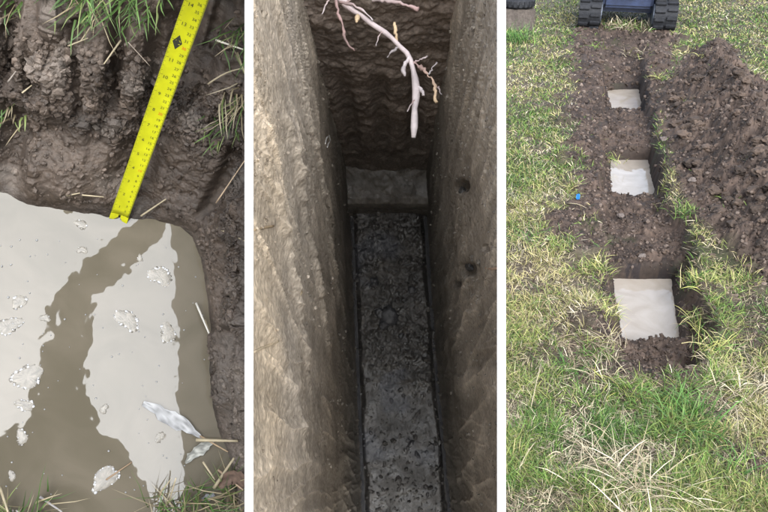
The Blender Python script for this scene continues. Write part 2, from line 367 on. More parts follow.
# crumbs on the pit wall
ok = (WALL1['h'] > .02) & (gx < 244) & (gx > -30) & (gy > -40) & (gy < 512)
pr = np.where(ok, .12 + rough ** 2 * (.4 + bandc * 2), 0); pr /= pr.sum()
idx = rng.choice(len(P0), 5200, p=pr); R = .0016 + .0042 * rng.random(5200) ** 3 + .003 * (bandc[idx] > .5) * rng.random(5200)
V, fcs, C = lumps(W1[idx] + WALL1['N'][idx] * (R * .3)[:, None], R, Cw[idx] * rng.uniform(.8, 1.5, (5200, 1)), 3)
link('soil_crumbs', mesh_np('soil_crumbs', clamp_left(V), [fcs], C, False), M_PIT, label='fine crumbs of dark mud over the pit walls', category='soil', kind='stuff')

def wall_pt(px, py):            # nearest wall point seen at a photo place
    i = np.argmin((gx - px) ** 2 + (gy - py) ** 2 + np.where(hf < .005, 1e6, 0)); return W1[i], WALL1['N'][i]
# --- yellow tape
ta = PIT.world(PIT.at(np.array(118.5), np.array(219.), WL - .004)); TL = .366
rt = ray(np.array(181.5), np.array(42.)); ts = np.linspace(.6, 1.4, 4001); cand = CAMP + ts[:, None] * rt
dd = np.linalg.norm(cand - ta, axis=1); inn = np.where(dd <= TL)[0]
tb = cand[inn[0]] if len(inn) else cand[dd.argmin()]
tdir = (tb - ta) / np.linalg.norm(tb - ta); cm = np.linalg.norm(tb - ta) / 30.5
view = CAMP - ta; tn = view - (view @ tdir) * tdir; tn /= np.linalg.norm(tn); tside = np.cross(tdir, tn)
if tside @ RT < 0: tside = -tside
TW = .0295; TLEN = cm * 44
def tp(x, y, off=0.0):          # x across (-.5..+.5 of width), y along in metres
    x = np.asarray(x, float); y = np.asarray(y, float); sag = .0022 * (1 - (2 * x) ** 2)
    return ta + (x * TW)[..., None] * tside + y[..., None] * tdir - (sag - off)[..., None] * tn
tape = thing('tape_measure', 'bright yellow steel tape measure standing in the muddy water', 'tape measure', tuple(ta))
xs = np.linspace(-.5, .5, 9); ys = np.linspace(cm * .6, TLEN, 40); XX, YY = np.meshgrid(xs, ys)
top_ = tp(XX, YY); bot = tp(XX, YY, -.0006); V = np.vstack([top_.reshape(-1, 3), bot.reshape(-1, 3)]); f1 = gridfaces(40, 9); f2 = f1[:, ::-1] + 360
rim = [[i * 9, (i + 1) * 9, (i + 1) * 9 + 360, i * 9 + 360] for i in range(39)] + [[i * 9 + 8, i * 9 + 8 + 360, (i + 1) * 9 + 368, (i + 1) * 9 + 8] for i in range(39)] + [[i, i + 360, i + 361, i + 1] for i in range(8)]
part('tape_blade', mesh_np('tape_blade', V, [f1, f2, np.array(rim)]), M_TAPE, tape)
# end of the blade: two yellow points beside a notch
hk = []
for s in (-1, 1):
    x = np.array([s * .5, s * .5, s * .28, s * .06, s * .06]); y = np.array([cm * .7, -cm * .35, -cm * .45, cm * .25, cm * .7]); z = np.array([.0008] * 5)
    hk.append(tp(x, y, z))
hv = np.vstack([np.vstack([h, h - tn * .0016]) for h in hk]); hf_ = []
for b in (0, 10):
    hf_ += [[b, b + 1, b + 2, b + 3, b + 4], [b + 9, b + 8, b + 7, b + 6, b + 5]] + [[b + i, b + 5 + i, b + 5 + (i + 1) % 5, b + (i + 1) % 5] for i in range(5)]
me = bpy.data.meshes.new('end_hook'); me.from_pydata([tuple(v) for v in hv], [], hf_); me.update(); part('end_hook', me, M_TAPE, tape)
tk = []; tf = []
def quad(x0, x1, y0, y1):
    b = len(tk) * 4; tk.append(tp(np.array([x0, x1, x1, x0]), np.array([y0, y0, y1, y1]), np.array([.0004] * 4))); tf.append([b, b + 1, b + 2, b + 3])
for i in range(10, 430):        # centimetre side on the right, inch side on the left
    y = i * cm / 10; ln = .17 if i % 10 == 0 else .11 if i % 5 == 0 else .06; quad(.5 - ln, .495, y - cm * .018, y + cm * .018)
for i in range(8, 270):
    y = i * cm * 2.54 / 16; ln = .18 if i % 16 == 0 else .11 if i % 4 == 0 else .06; quad(-.495, -.5 + ln, y - cm * .022, y + cm * .022)
part('scale_marks', mesh_np('scale_marks', np.vstack(tk), [np.array(tf)], smooth=False), M_INK, tape)
dg = bpy.context.evaluated_depsgraph_get()
def text_verts(s):
    cu = bpy.data.curves.new('t', 'FONT'); cu.body = s; cu.align_x = 'CENTER'; cu.align_y = 'CENTER'; cu.size = 1; cu.resolution_u = 2
    o = bpy.data.objects.new('t', cu); COL.objects.link(o); bpy.context.view_layer.update()
    me = bpy.data.meshes.new_from_object(o.evaluated_get(bpy.context.evaluated_depsgraph_get())); v = np.array([q.co[:2] for q in me.vertices]); f = [list(p.vertices) for p in me.polygons]
    bpy.data.objects.remove(o); bpy.data.curves.remove(cu); bpy.data.meshes.remove(me); return v, f
def number(s, xc, yc, size, mat, bold=.0):
    v, f = text_verts(s); p = tp(xc + v[:, 0] * size / TW, yc + v[:, 1] * size, np.full(len(v), .0006))
    me = bpy.data.meshes.new('printed_number'); me.from_pydata([tuple(q) for q in p], [], f); me.update(); part('printed_number', me, mat, tape)
for i in range(1, 42): number(str(i), .20, i * cm - cm * .28, cm * .54, M_RED if i % 10 == 0 else M_INK)
for i in range(1, 17):
    if i != 12: number(str(i), -.17, i * cm * 2.54 - cm * .3, cm * .66, M_INK)
number('12', -.17, 12 * cm * 2.54 - cm * .3, cm * .8, M_TAPE)
dm = tp(np.array([-.40, -.17, .06, -.17]), 12 * cm * 2.54 - cm * .3 + np.array([0, -1.0, 0, 1.0]) * cm, np.full(4, .0003))
part('foot_diamond', mesh_np('foot_diamond', dm, [np.array([[0, 1, 2, 3]])], smooth=False), M_INK, tape)
# the tape's case, in the hand above the frame
hand = ta + tdir * (TLEN - .02)
cs = hand + tdir * .03
bmx = bmesh.new(); bmesh.ops.create_cube(bmx, size=1); bmesh.ops.bevel(bmx, geom=bmx.edges[:], offset=.18, segments=3, affect='EDGES')
me = bpy.data.meshes.new('tape_case'); bmx.to_mesh(me); bmx.free()
Mx = Matrix((( *(tside * .045),), (*(tdir * .075),), (*(tn * .075),))).transposed().to_4x4(); me.transform(Matrix.Translation(Vector(cs - tn * .02)) @ Mx); part('tape_case', me, M_BLACK, tape)

# --- scum patches floating on the water
def foam(px, py, rx, ry, seed, ang=0.0, dirt=.35):
    r = np.random.default_rng(seed); c = PIT.at(np.array(float(px)), np.array(float(py)), WL)
    k = WL / F * 1.02; n = int(min(max(14, rx * ry * 1.1), 200))
    a = r.uniform(0, 2 * math.pi, n); q = np.sqrt(r.random(n)) * (1 + .25 * np.sin(2 * a + seed) + .15 * np.sin(3 * a + 2 * seed)); x = q * np.cos(a) * rx * k; y = q * np.sin(a) * ry * k
    X = x * math.cos(ang) - y * math.sin(ang); Y = x * math.sin(ang) + y * math.cos(ang)
    R = k * r.uniform(.6, 2.0, n) * (1.15 - .4 * q) * (1 if rx > 4 else .6); L = np.stack([c[0] + X, c[1] + Y, np.full(n, WL - .0006)], 1)
    colr = np.where(r.random((n, 1)) < dirt, np.array([[.17, .155, .13]]), np.array([[.42, .42, .42]]))
    ka = np.linspace(0, 2 * math.pi, 28, endpoint=False); qq = .95 * (1 + .25 * np.sin(2 * ka + seed) + .15 * np.sin(3 * ka + 2 * seed) + r.normal(0, .06, 28)); fx, fy = qq * np.cos(ka) * rx * k, qq * np.sin(ka) * ry * k
    ring = lambda s_, z_: np.stack([c[0] + s_ * (fx * math.cos(ang) - fy * math.sin(ang)), c[1] + s_ * (fx * math.sin(ang) + fy * math.cos(ang)), np.full(28, WL - z_)], 1)
    film = np.vstack([ring(1, .0002), ring(.85, .0009), ring(.5, .0011), [[c[0], c[1], WL - .0012]]]); ff = np.array([[a_ * 28 + i, a_ * 28 + (i + 1) % 28, (a_ + 1) * 28 + (i + 1) % 28, (a_ + 1) * 28 + i] for a_ in (0, 1) for i in range(28)]); ft = np.array([[56 + i, 56 + (i + 1) % 28, 84] for i in range(28)])
    fcol = np.array([.165, .15, .125]) * r.uniform(.8, 1.5, (85, 1))
    V, f, C = lumps(np.zeros((n, 3)), R, colr, seed, ICO1, 1.0, .05)
    V = V.reshape(n, -1, 3); V[:, :, 2] *= .10; V = (V + L[:, None]).reshape(-1, 3); V[:, 2] = np.minimum(V[:, 2], WL + .001)
    V, fs, C = joinparts([(V, [f], C), (film, [ff, ft], fcol)])
    Wd = PIT.world(V); b = PIT.world(c[None])[0]
    return mesh_np('foam_patch', Wd - b, fs, C), b
foams = [(160, 276, 9, 10, 'round foam patch near the back right corner of the pit water', 0), (127, 320, 8, 12, 'oval foam patch in the middle of the pit water', .5),
 (168, 333, 8, 8, 'round bubbly foam patch beside the right pale reflection', 0), (27, 377, 14, 9, 'large ragged foam patch by the left pale reflection', -.2), (8, 326, 11, 7, 'wide foam patch by the left side of the pit', 0),
 (19, 302, 5, 7, 'small upright oval foam patch near the left pit side', 0), (45, 318, 4, 4, 'small round foam dot inside the left pale reflection', 0), (25, 405, 7, 5, 'small foam patch at the lower edge of the left pale reflection', 0),
 (22, 437, 5, 6, 'small dull foam patch on the brown water by the grass', 0), (105, 479, 15, 7, 'long foam streak lying with a straw near the front bank', .6), (104, 409, 4, 4, 'foam dot low in the right pale reflection', 0), (160, 437, 4, 5, 'foam dot beside the floating dead leaf', 0),
 (82, 250, 4, 4, 'foam dot behind the left pale reflection', 0), (81, 224, 5, 4, 'foam dot close to the back bank left of the tape', 0), (12, 476, 3, 4, 'foam dot beside the front grass tuft', 0), (140, 258, 3, 3, 'foam dot between the tape and the round foam patch', 0)]
for i, (x, y, a, b, lab, an) in enumerate(foams):
    me, bp = foam(x, y, a, b, 40 + i, an, .5 if a < 7 else .33); o = link('foam_patch', me, M_FOAM, label=lab, category='foam', group='foam patches on the pit water'); o.location = bp
n = 90; bx_ = rng.uniform(0, 205, n); by_ = rng.uniform(235, 500, n); kk = WL / F; L = PIT.at(bx_, by_, WL - .0004); Rr = kk * rng.uniform(.5, 1.1, n)
V, f, C = lumps(PIT.world(L), Rr, np.full((n, 3), .26), 5, ICO1, 1, .03); link('bubbles', mesh_np('bubbles', V, [f], C), M_FOAM, label='scattered tiny bubbles over the muddy pit water', category='bubbles', kind='stuff')

# --- straws and leaves
SCOL = np.array([.32, .27, .18])
def straw(x0, y0, x1, y1, lab, wpx=2.2, col=SCOL, lift=(.006, .012), onwall=False, group='loose straws at the pit', bendpx=0):
    t = np.linspace(0, 1, 7); X = x0 + (x1 - x0) * t; Y = y0 + (y1 - y0) * t + bendpx * np.sin(t * math.pi)
    if onwall:
        a, na = wall_pt(x0, y0); b, nb = wall_pt(x1, y1); za = (a - CAMP) @ FW - .012; zb = (b - CAMP) @ FW - .012
        zz = np.minimum(za, zb) * (1 - t) * .5 + np.minimum(za, zb) * t * .5 + .5 * (za * (1 - t) + zb * t); pts = CAMP + ray(X, Y) * zz[:, None]
    else: pts = PIT.world(PIT.at(X, Y, WL - (lift[0] + (lift[1] - lift[0]) * t)))
    r = wpx / 2 / F * np.linalg.norm(pts - CAMP, axis=1) * .9; V, fs = tube(pts, r * np.linspace(1, .6, 7), 6); b = pts[0]
    cc = np.array(col) * rng.uniform(.85, 1.1); me = mesh_np('straw', clamp_left(V) - b, fs, np.broadcast_to(cc, (len(V), 3)))
    o = link('straw', me, M_STRAW, label=lab, category='straw', group=group); o.location = b
straw(60, 197, 80, 193, 'short pale straw on the bank left of the tape', 2, onwall=True); straw(82, 195, 104, 197, 'thin straw lying toward the foot of the tape', 1.6, onwall=True)
straw(141, 216, 166, 199, 'pale straw leaning on the bank right of the tape', 2.4, onwall=True); straw(121, 40, 104, 64, 'upright pale straw beside the dark groove', 2.2, onwall=True)
straw(92, 25, 80, 42, 'pale straw hanging below the top grass tuft', 2, onwall=True); straw(68, 46, 88, 38, 'brown straw hanging under the top grass tuft', 1.8, onwall=True)
straw(216, 40, 245, 50, 'bright straw poking from the right bank grass', 2.6, np.array([.7, .66, .55]), onwall=True); straw(208, 84, 244, 68, 'long curved pale straw across the right bank', 2.2, onwall=True, bendpx=-3)
straw(216, 203, 245, 160, 'long reddish stalk leaning up the right bank', 1.6, np.array([.40, .30, .2]), onwall=True); straw(217, 228, 245, 241, 'thin stalk lying over the right bank', 1.4, onwall=True)
straw(196, 303, 217, 352, 'long grey straw along the right waterline', 2.6, np.array([.42, .4, .36]), lift=(.012, .03)); straw(205, 320, 213, 345, 'short straw beside the right waterline', 2, lift=(.012, .03))
straw(196, 440, 238, 441, 'thick pale straw lying flat at the water edge', 4, lift=(.03, .05)); straw(200, 436, 228, 452, 'thin brown stem crossing the thick pale straw', 2, np.array([.33, .24, .15]), lift=(.02, .04)); straw(214, 488, 234, 458, 'thick straw leaning on the front right bank', 4, lift=(.03, .06))
straw(203, 462, 215, 480, 'short pale straw near the front right bank', 2.4, lift=(.02, .03)); straw(218, 470, 243, 490, 'brown straw over the dead leaves', 2.4, np.array([.35, .25, .17]), lift=(.03, .06)); straw(106, 480, 132, 462, 'brown twig floating with the foam streak', 2, np.array([.27, .19, .12]), lift=(.001, .004))
straw(40, 497, 62, 512, 'grey stem lying in the front grass', 2.6, np.array([.3, .28, .27]), lift=(.01, .02)); straw(0, 487, 8, 512, 'pale stalk at the front left of the pit', 3, lift=(.02, .05)); straw(168, 505, 176, 478, 'straw standing in the front grass tuft', 2.4, lift=(.01, .06))
straw(8, 82, 17, 70, 'grey stem in the dark left recess', 2, np.array([.25, .22, .19]), onwall=True); straw(22, 93, 32, 85, 'pale straw in the dark left recess', 1.8, onwall=True); straw(128, 42, 150, 66, 'thin fine root hanging across the groove', 1.2, np.array([.3, .25, .2]), onwall=True)
def leaf(pts_px, lab, col, thick=.0012, seed=0, lift=.004):
    r = np.random.default_rng(seed); n = 14; a = np.array(pts_px, float); t = np.linspace(0, 1, n); d = np.r_[0, np.cumsum(np.hypot(*np.diff(a[:, :2], axis=0).T))]; d /= d[-1]
    X = np.interp(t, d, a[:, 0]); Y = np.interp(t, d, a[:, 1]); Wp = np.interp(t, d, a[:, 2]); T2 = np.gradient(np.stack([X, Y], 1), axis=0); T2 /= np.linalg.norm(T2, axis=1, keepdims=True); N2 = np.stack([-T2[:, 1], T2[:, 0]], 1)
    V = []; m = 7; C = []
    for j, s in enumerate(np.linspace(-1, 1, m)):
        jag = r.normal(0, .16, n) if abs(s) == 1 else 0; x = X + N2[:, 0] * Wp * (s + jag) / 2; y = Y + N2[:, 1] * Wp * (s + jag) / 2
        L = PIT.at(x, y, WL); L[:, 2] = WL - lift - .0045 * abs(s) * 0 - .002 * s * s - r.uniform(0, .0014, n); V.append(PIT.world(L)); C.append(np.array(col) * r.uniform(.4, 1.15, (n, 1)))
    G_ = np.stack(V, 0).reshape(-1, 3); V = clamp_left(np.vstack([G_, G_ + PIT.d * thick])); f = gridfaces(m, n); k = m * n
    me = mesh_np('dead_leaf', V - V[0], [f, f[:, ::-1] + k], np.vstack([np.vstack(C)] * 2)); o = link('dead_leaf', me, M_STRAW, label=lab, category='leaf', group='dead leaves in the pit water'); o.location = V[0]
leaf([(143, 403, 5), (152, 407, 9), (162, 413, 11), (172, 420, 17), (182, 424, 16), (192, 431, 7), (202, 438, 2)], 'long ragged bleached dead leaf floating on the water', (.36, .36, .36), seed=1)
leaf([(185, 463, 2), (192, 455, 9), (200, 449, 11), (208, 444, 8), (213, 441, 2)], 'grey green folded leaf at the water edge', (.30, .30, .27), seed=2); leaf([(201, 500, 3), (208, 497, 7), (214, 494, 3)], 'small bleached leaf scrap near the front bank', (.24, .25, .26), seed=3)
leaf([(215, 484, 4), (226, 474, 13), (238, 478, 14), (246, 482, 6)], 'curled brown dead leaf on the front right bank', (.11, .07, .05), seed=4, lift=.05)

# --- grass tufts round the pit
def tuft(P, upv, n, L, lab, cols, spread=.02, seed=0, wd=.0035, lean=None, a0=(.1, .9), bend=(.2, 1.0), group='grass tufts around the flooded pit', clampf=clamp_left, name='grass_tuft', sp=.6):
    r = np.random.default_rng(seed); ref = np.cross(upv, [1, 0.2, 0.1]); ref /= np.linalg.norm(ref); r2 = np.cross(upv, ref)
    q = r.normal(0, spread, (n, 2)); root = P + q[:, :1] * ref + q[:, 1:] * r2; c = np.array(cols)[r.integers(0, len(cols), n)] * r.uniform(.7, 1.3, (n, 1))
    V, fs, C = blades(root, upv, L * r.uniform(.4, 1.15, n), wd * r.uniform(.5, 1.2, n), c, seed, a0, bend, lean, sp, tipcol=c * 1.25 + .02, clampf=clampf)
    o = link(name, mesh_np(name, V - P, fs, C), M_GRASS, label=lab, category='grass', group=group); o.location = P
GREEN = [(.05, .10, .022), (.07, .125, .03), (.04, .075, .02), (.12, .15, .05)]; DRY = [(.24, .20, .125), (.19, .155, .09), (.28, .24, .165)]; MIX = GREEN + DRY[:2]
for px, py, n, L, lab, cols, sd in [(97, 2, 50, .06, 'green grass tuft hanging over the back bank left of the dark groove', MIX, 1), (140, 0, 45, .055, 'bright green grass tuft overhanging between groove and tape', GREEN, 2), (78, -4, 30, .05, 'sparse dry grass at the back bank top', MIX, 8),
    (240, 30, 30, .06, 'spiky grass tuft on the upper right bank', MIX, 3), (242, 100, 34, .065, 'pale spreading grass tuft on the right bank', MIX + DRY, 4), (6, 112, 20, .05, 'small grass tuft in the dark left recess', MIX, 5), (1, 12, 20, .06, 'grass sprig at the upper left bank', MIX, 6), (222, 125, 18, .05, 'thin green sprigs low on the right bank', GREEN, 7)]:
    p, nn = wall_pt(px, py); tuft(p, (nn + UP1 * .6) / np.linalg.norm(nn + UP1 * .6), n, L, lab, cols, .014, 100 + sd, .0032, lean=-UP1 * .9 + nn)
for px, py, n, L, lab, cols, sd in [(12, 520, 60, .09, 'green and straw grass tuft on the front left bank', MIX, 11), (45, 524, 30, .07, 'short grass sprigs beside the front left tuft', MIX, 12), (160, 519, 60, .10, 'upright dry grass tuft in the middle of the front bank', MIX + DRY, 13), (200, 508, 46, .08, 'green grass blades between leaves on the front bank', MIX, 14), (234, 500, 60, .10, 'tangled dry grass on the front right bank', DRY + MIX, 15)]:
    tuft(PIT.world(PIT.at(np.array(float(px)), np.array(float(py)), WL - .01)), UP1, n, L, lab, cols, .016, 200 + sd, .0032, a0=(.2, 1.0))

# --- the person holding the tape: outside the frame, seen only as a reflection in the water
def person():
    J = {}; E = []; Rr = {}
    def j(n, u, v, d, r, par=None):
        J[n] = PIT.world(np.array([[u, v, d]]))[0]; Rr[n] = r
        if par: E.append((par, n))
    j('pelvis', .06, -.80, -.12, .22); j('spine', .02, -.60, -.26, .24, 'pelvis'); j('chest', -.10, -.40, -.36, .23, 'spine'); j('upper', -.18, -.26, -.42, .17, 'chest'); j('neck', -.20, -.22, -.54, .06, 'upper'); j('head', -.19, -.17, -.64, .095, 'neck'); j('crown', -.18, -.15, -.74, .09, 'head')
    hl = (hand - CAMP); hu, hv, hd = hl @ PIT.u, hl @ PIT.v, hl @ PIT.d
    j('shr', -.20, -.06, -.34, .10, 'upper'); j('elr', -.13, .40, -.24, .066, 'shr'); j('wrr', hu * .9 - .012, hv - .11, hd - .17, .04, 'elr'); j('har', hu, hv - .02, hd - .07, .045, 'wrr')
    for k in range(4):
        a = (k - 1.5) * .02; j('f%da' % k, hu + a, hv + .03, hd - .035, .012, 'har'); j('f%db' % k, hu + a, hv + .035, hd + .005 - .004 * abs(k - 1), .010, 'f%da' % k)
    j('ta', hu - .045, hv - .03, hd - .03, .012, 'har'); j('tb', hu - .04, hv - .015, hd + .005, .010, 'ta')
    j('shl', -.46, -.22, -.38, .11, 'upper'); j('ell', -.66, -.38, -.14, .07, 'shl'); j('wrl', -.60, -.50, .12, .04, 'ell'); j('hal', -.58, -.53, .2, .045, 'wrl')
    j('hpr', .22, -.82, -.04, .13, 'pelvis'); j('knr', .30, -.56, .34, .085, 'hpr'); j('anr', .26, -.92, .66, .055, 'knr'); j('ftr', .27, -.76, .74, .05, 'anr')
    j('hpl', -.12, -.82, -.04, .13, 'pelvis'); j('knl', -.20, -.56, .34, .085, 'hpl'); j('anl', -.16, -.92, .66, .055, 'knl'); j('ftl', -.18, -.76, .74, .05, 'anl')
    names = list(J); ix = {n: i for i, n in enumerate(names)}; b = PIT.world(np.array([[.05, -.85, .78]]))[0]
    me = bpy.data.meshes.new('person'); me.from_pydata([tuple(J[n] - b) for n in names], [(ix[a], ix[c]) for a, c in E], []); me.update()
    o = bpy.data.objects.new('person', me); COL.objects.link(o); md = o.modifiers.new('s', 'SKIN'); sv = me.skin_vertices[0].data
    for n in names: sv[ix[n]].radius = (Rr[n], Rr[n])
    sv[0].use_root = True; o.modifiers.new('d', 'SUBSURF').levels = 2
    bpy.context.view_layer.update(); m2 = bpy.data.meshes.new_from_object(o.evaluated_get(bpy.context.evaluated_depsgraph_get())); bpy.data.objects.remove(o)
    V = np.array([v.co[:] for v in m2.vertices]); Wp = V + b; key = np.array([J[n] for n in names]); nb = np.argmin(((Wp[:, None] - key[None]) ** 2).sum(2), 1)
    pal = {'h': (.45, .28, .2), 'j': (.018, .022, .035), 't': (.03, .03, .035)}
    colr = np.array([pal['h'] if (n in ('head', 'crown', 'neck', 'har', 'hal', 'ta', 'tb') or n[0] == 'f' and n[1].isdigit()) else pal['t'] if n[:2] in ('kn', 'an', 'hp', 'ft') else pal['j'] for n in names])[nb]
    at = m2.color_attributes.new('Col', 'FLOAT_COLOR', 'POINT'); c4 = np.ones((len(V), 4), np.float32); c4[:, :3] = colr; at.data.foreach_set('color', c4.ravel())
    for p in m2.polygons: p.use_smooth = True
    m2.name = 'person'; o = link('person', m2, M_CLOTH, label='person in dark jacket crouching and holding the yellow tape upright', category='person'); o.location = b
    hc = J['crown']; V, f, C = lumps(np.array([hc + (J['head'] - hc) * .25]), np.array([.112]), np.array([[.03, .02, .015]]), 9, ICO3, 1, .05); part('hair', mesh_np('hair', V - 0 * b, [f], C), M_CLOTH, o)
person()

# ================================================================== 2. DEEP TRENCH
ul = lambda v: -.185 - .045 * v
ur = lambda v: .218 - .060 * v + .03 * np.clip(-v, 0, 2)
WF = 3.5; VE = .865
def trench_sheet(name, L, n_open, disp, col, mat, rows, cols_):
    pass
acoef = np.r_[np.linspace(-1.2, -.29, 14)[:-1], np.linspace(-.29, .52, 620), np.linspace(.52, 1.2, 14)[1:]]
def side_wall(sgn):
    wmin, wmax = .62, WF + .06
    iw = np.linspace(1 / wmax, 1 / wmin, 260); wv = 1 / iw
    A, Wd = np.meshgrid(acoef, wv); v = np.clip(A * Wd, -1.25, VE + .03); u = (ul(v) if sgn < 0 else ur(v)) 
    L = np.stack([u, v, Wd], -1).reshape(-1, 3); P = L; ns = -sgn      # open side
    wr = fbm(P, 4, 3, 7 + sgn)
    # bucket-tooth scores, running down the wall and slanting
    q = (P[:, 1] + P[:, 2] * (.16 if sgn < 0 else .05)) + .03 * wr
    sc = fbm(np.stack([q * 34, P[:, 2] * 1.3 + P[:, 1] * .5, q * 0], 1), 1, 3, 5 + sgn); sc2 = fbm(np.stack([q * 46, P[:, 2] * 1.6, q * 0], 1), 1, 2, 9 + sgn)
    l1, i1 = worley(P, 30, 31 + sgn); l2, i2 = worley(P, 80, 41 + sgn); pit_ = sstep(.62, .95, worley(P, 30, 61 + sgn)[0]) * sstep(0, .3, fbm(P, 6, 2, 81))
    gr = sstep(-.2, .4, fbm(P, 3.2, 3, 17 + sgn))
    qd = P[:, 1] + P[:, 2] * (.34 if sgn < 0 else .20) + .02 * wr; rn = np.clip(1 - np.abs(vnoise(np.stack([qd * 15, P[:, 2] * .7, P[:, 1] * .4], 1), 141 + sgn)), 0, 1) ** 9 + .7 * np.clip(1 - np.abs(vnoise(np.stack([q * 34, P[:, 2] * .9, q * 0], 1), 151 + sgn)), 0, 1) ** 8
    rn = rn * sstep(-.35, .15, fbm(P, 3, 2, 161 + sgn))
    D = .007 * rn + .008 * fbm(P, 2.5, 3, 3 + sgn) + .0035 * sc * (1 - .5 * gr) + .002 * sc2 + .002 * fbm(P * np.array([1, 1, .5]), 14, 3, 33) + gr * (.0015 * l1 + .0025 * l2) - .007 * pit_ + .003 * fbm(P, 45, 3, 27, .7)
    if sgn < 0:                 # long crumbly ridges on the left wall
        for (v0, w0, v1, w1, a) in [(.42, 1.25, .02, 2.0, .020), (.30, 1.02, -.05, 1.55, .016), (.55, 1.7, .2, 2.5, .014), (.05, 1.0, -.25, 1.5, .012)]:
            e = np.array([v1 - v0, w1 - w0]); Ln = np.linalg.norm(e); e /= Ln; t = (P[:, 1] - v0) * e[0] + (P[:, 2] - w0) * e[1]; dd_ = (P[:, 1] - v0) * -e[1] + (P[:, 2] - w0) * e[0] + .02 * wr + .03 * np.sin(t * 5)
            D += a * (.65 + .7 * fbm(P, 35, 3, 29)) * np.exp(-(dd_ / .016) ** 2) * sstep(-.1, .05, t) * (1 - sstep(Ln - .05, Ln + .15, t))
    else:
        for hx, hy, hr in [(470, 269, 9), (463, 186, 7), (458, 284, 4), (487, 248, 4)]:
            gx_, gy_, _z = proj(TR.world(P)); D -= .022 * sstep(.25, .7, np.exp(-((gx_ - hx) ** 2 + (gy_ - hy) ** 2) / hr ** 2) + .3 * fbm(P, 25, 3, 37))
    P1 = P.copy(); P1[:, 0] += ns * D
    dep = P[:, 2] + .25 * wr
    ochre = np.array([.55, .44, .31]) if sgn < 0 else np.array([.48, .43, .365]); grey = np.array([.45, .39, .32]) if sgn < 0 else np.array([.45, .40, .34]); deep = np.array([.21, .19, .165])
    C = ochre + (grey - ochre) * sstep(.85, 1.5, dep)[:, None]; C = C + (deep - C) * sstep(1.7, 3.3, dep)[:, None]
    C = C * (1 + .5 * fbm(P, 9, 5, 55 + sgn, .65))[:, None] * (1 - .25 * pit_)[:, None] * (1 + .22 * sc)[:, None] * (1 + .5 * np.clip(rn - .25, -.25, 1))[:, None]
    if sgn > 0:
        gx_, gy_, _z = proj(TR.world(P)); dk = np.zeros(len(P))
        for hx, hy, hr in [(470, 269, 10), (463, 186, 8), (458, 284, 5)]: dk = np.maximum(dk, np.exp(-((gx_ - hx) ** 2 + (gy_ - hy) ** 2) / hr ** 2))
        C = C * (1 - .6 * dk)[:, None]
    Wp = TR.world(P1); z = (Wp - CAMP) @ FW; over = (Wp[:, 0] < (BX1 - 384) / F * z) | (Wp[:, 0] > (BX2 - 384) / F * z); over |= z < .15
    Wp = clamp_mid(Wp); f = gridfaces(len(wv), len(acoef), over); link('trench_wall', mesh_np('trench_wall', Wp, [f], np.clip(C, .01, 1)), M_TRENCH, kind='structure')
    return P1, C, D, ns
LW = side_wall(-1); RW = side_wall(1)
# floor
vf = np.linspace(-1.2, .78, 460); tf_ = np.linspace(-.06, 1.06, 130); A, B = np.meshgrid(tf_, vf); U = ul(B) + (ur(B) - ul(B)) * A
P = np.stack([U, B, np.full(U.shape, WF)], -1).reshape(-1, 3); l1, i1 = worley(P, 17, 71); l2, i2 = worley(P, 42, 75); m = sstep(-.3, .3, fbm(P, 3, 3, 77))
A_ = A.ravel(); ed = np.minimum(A_, 1 - A_)
Dz = .02 * fbm(P, 4, 3, 79) + m * (.022 * l1 + .012 * l2) + .006 * fbm(P, 45, 3, 78) - .045 * (1 - sstep(.03, .10, ed + .02 * fbm(P, 8, 2, 13)))
P[:, 2] -= Dz
C = np.array([.056, .052, .048]) * (1 + .6 * fbm(P, 8, 4, 73))[:, None]; blu = sstep(.1, .45, fbm(P, 6, 3, 85)); C = C + (np.array([.072, .076, .09]) - C) * (.6 * blu)[:, None]
link('trench_floor', mesh_np('trench_floor', clamp_mid(TR.world(P)), [gridfaces(460, 130)], np.clip(C, .01, 1)), M_FLOOR, kind='structure')
FLP, FLC = P.copy(), C.copy()
# thin standing water in the gutters beside the floor
M_WATER2 = mat_water('gutter_water', (.03, .03, .032), (.045, .045, .05), 2.2, .03, 20, .05)
for nm, ua, ub in (('l', -.025, .045), ('r', .955, 1.025)):
    vv = np.linspace(-1.2, .66, 30); V = np.vstack([TR.world(np.stack([ul(vv) + (ur(vv) - ul(vv)) * t, vv, np.full(30, WF + .018)], 1)) for t in (ua, ub)])
    link('gutter_water', mesh_np('gutter_water', V, [gridfaces(2, 30)]), M_WATER2, kind='structure')
# end wall and the bench at its foot
we = 1 / np.linspace(1 / (WF + .05), 1 / 1.30, 330); te = np.linspace(-.08, 1.08, 190); A, Wd = np.meshgrid(te, we); U = ul(VE) + (ur(VE) - ul(VE)) * A
P = np.stack([U, np.full(U.shape, VE), Wd], -1).reshape(-1, 3); A_ = A.ravel(); wr = fbm(P, 3, 3, 101)
teeth = sum(np.exp(-(np.abs(A_ - c + .02 * wr) / .075) ** 4) for c in (.16, .47, .80)) * sstep(1.95, 2.3, P[:, 2] + .1 * wr) * (1 - sstep(2.85, 3.1, P[:, 2]))
l1, i1 = worley(P, 15, 103); l2, i2 = worley(P, 36, 107); lay = fbm(P * np.array([3, 1, 9]), 1.6, 4, 109)
D = (1 - .75 * teeth) * (.010 * l1 + .008 * l2 + .004 * lay) - .012 * teeth + .008 * fbm(P, 30, 3, 111) + .02 * fbm(P, 3, 2, 113)
P[:, 1] -= D
C = np.array([.27, .22, .185]) * (1 + .5 * fbm(P, 7, 4, 115))[:, None] * (1 - .2 * teeth)[:, None]; C = C + (np.array([.14, .125, .11]) - C) * (.6 * sstep(2.2, 3.2, P[:, 2]))[:, None]
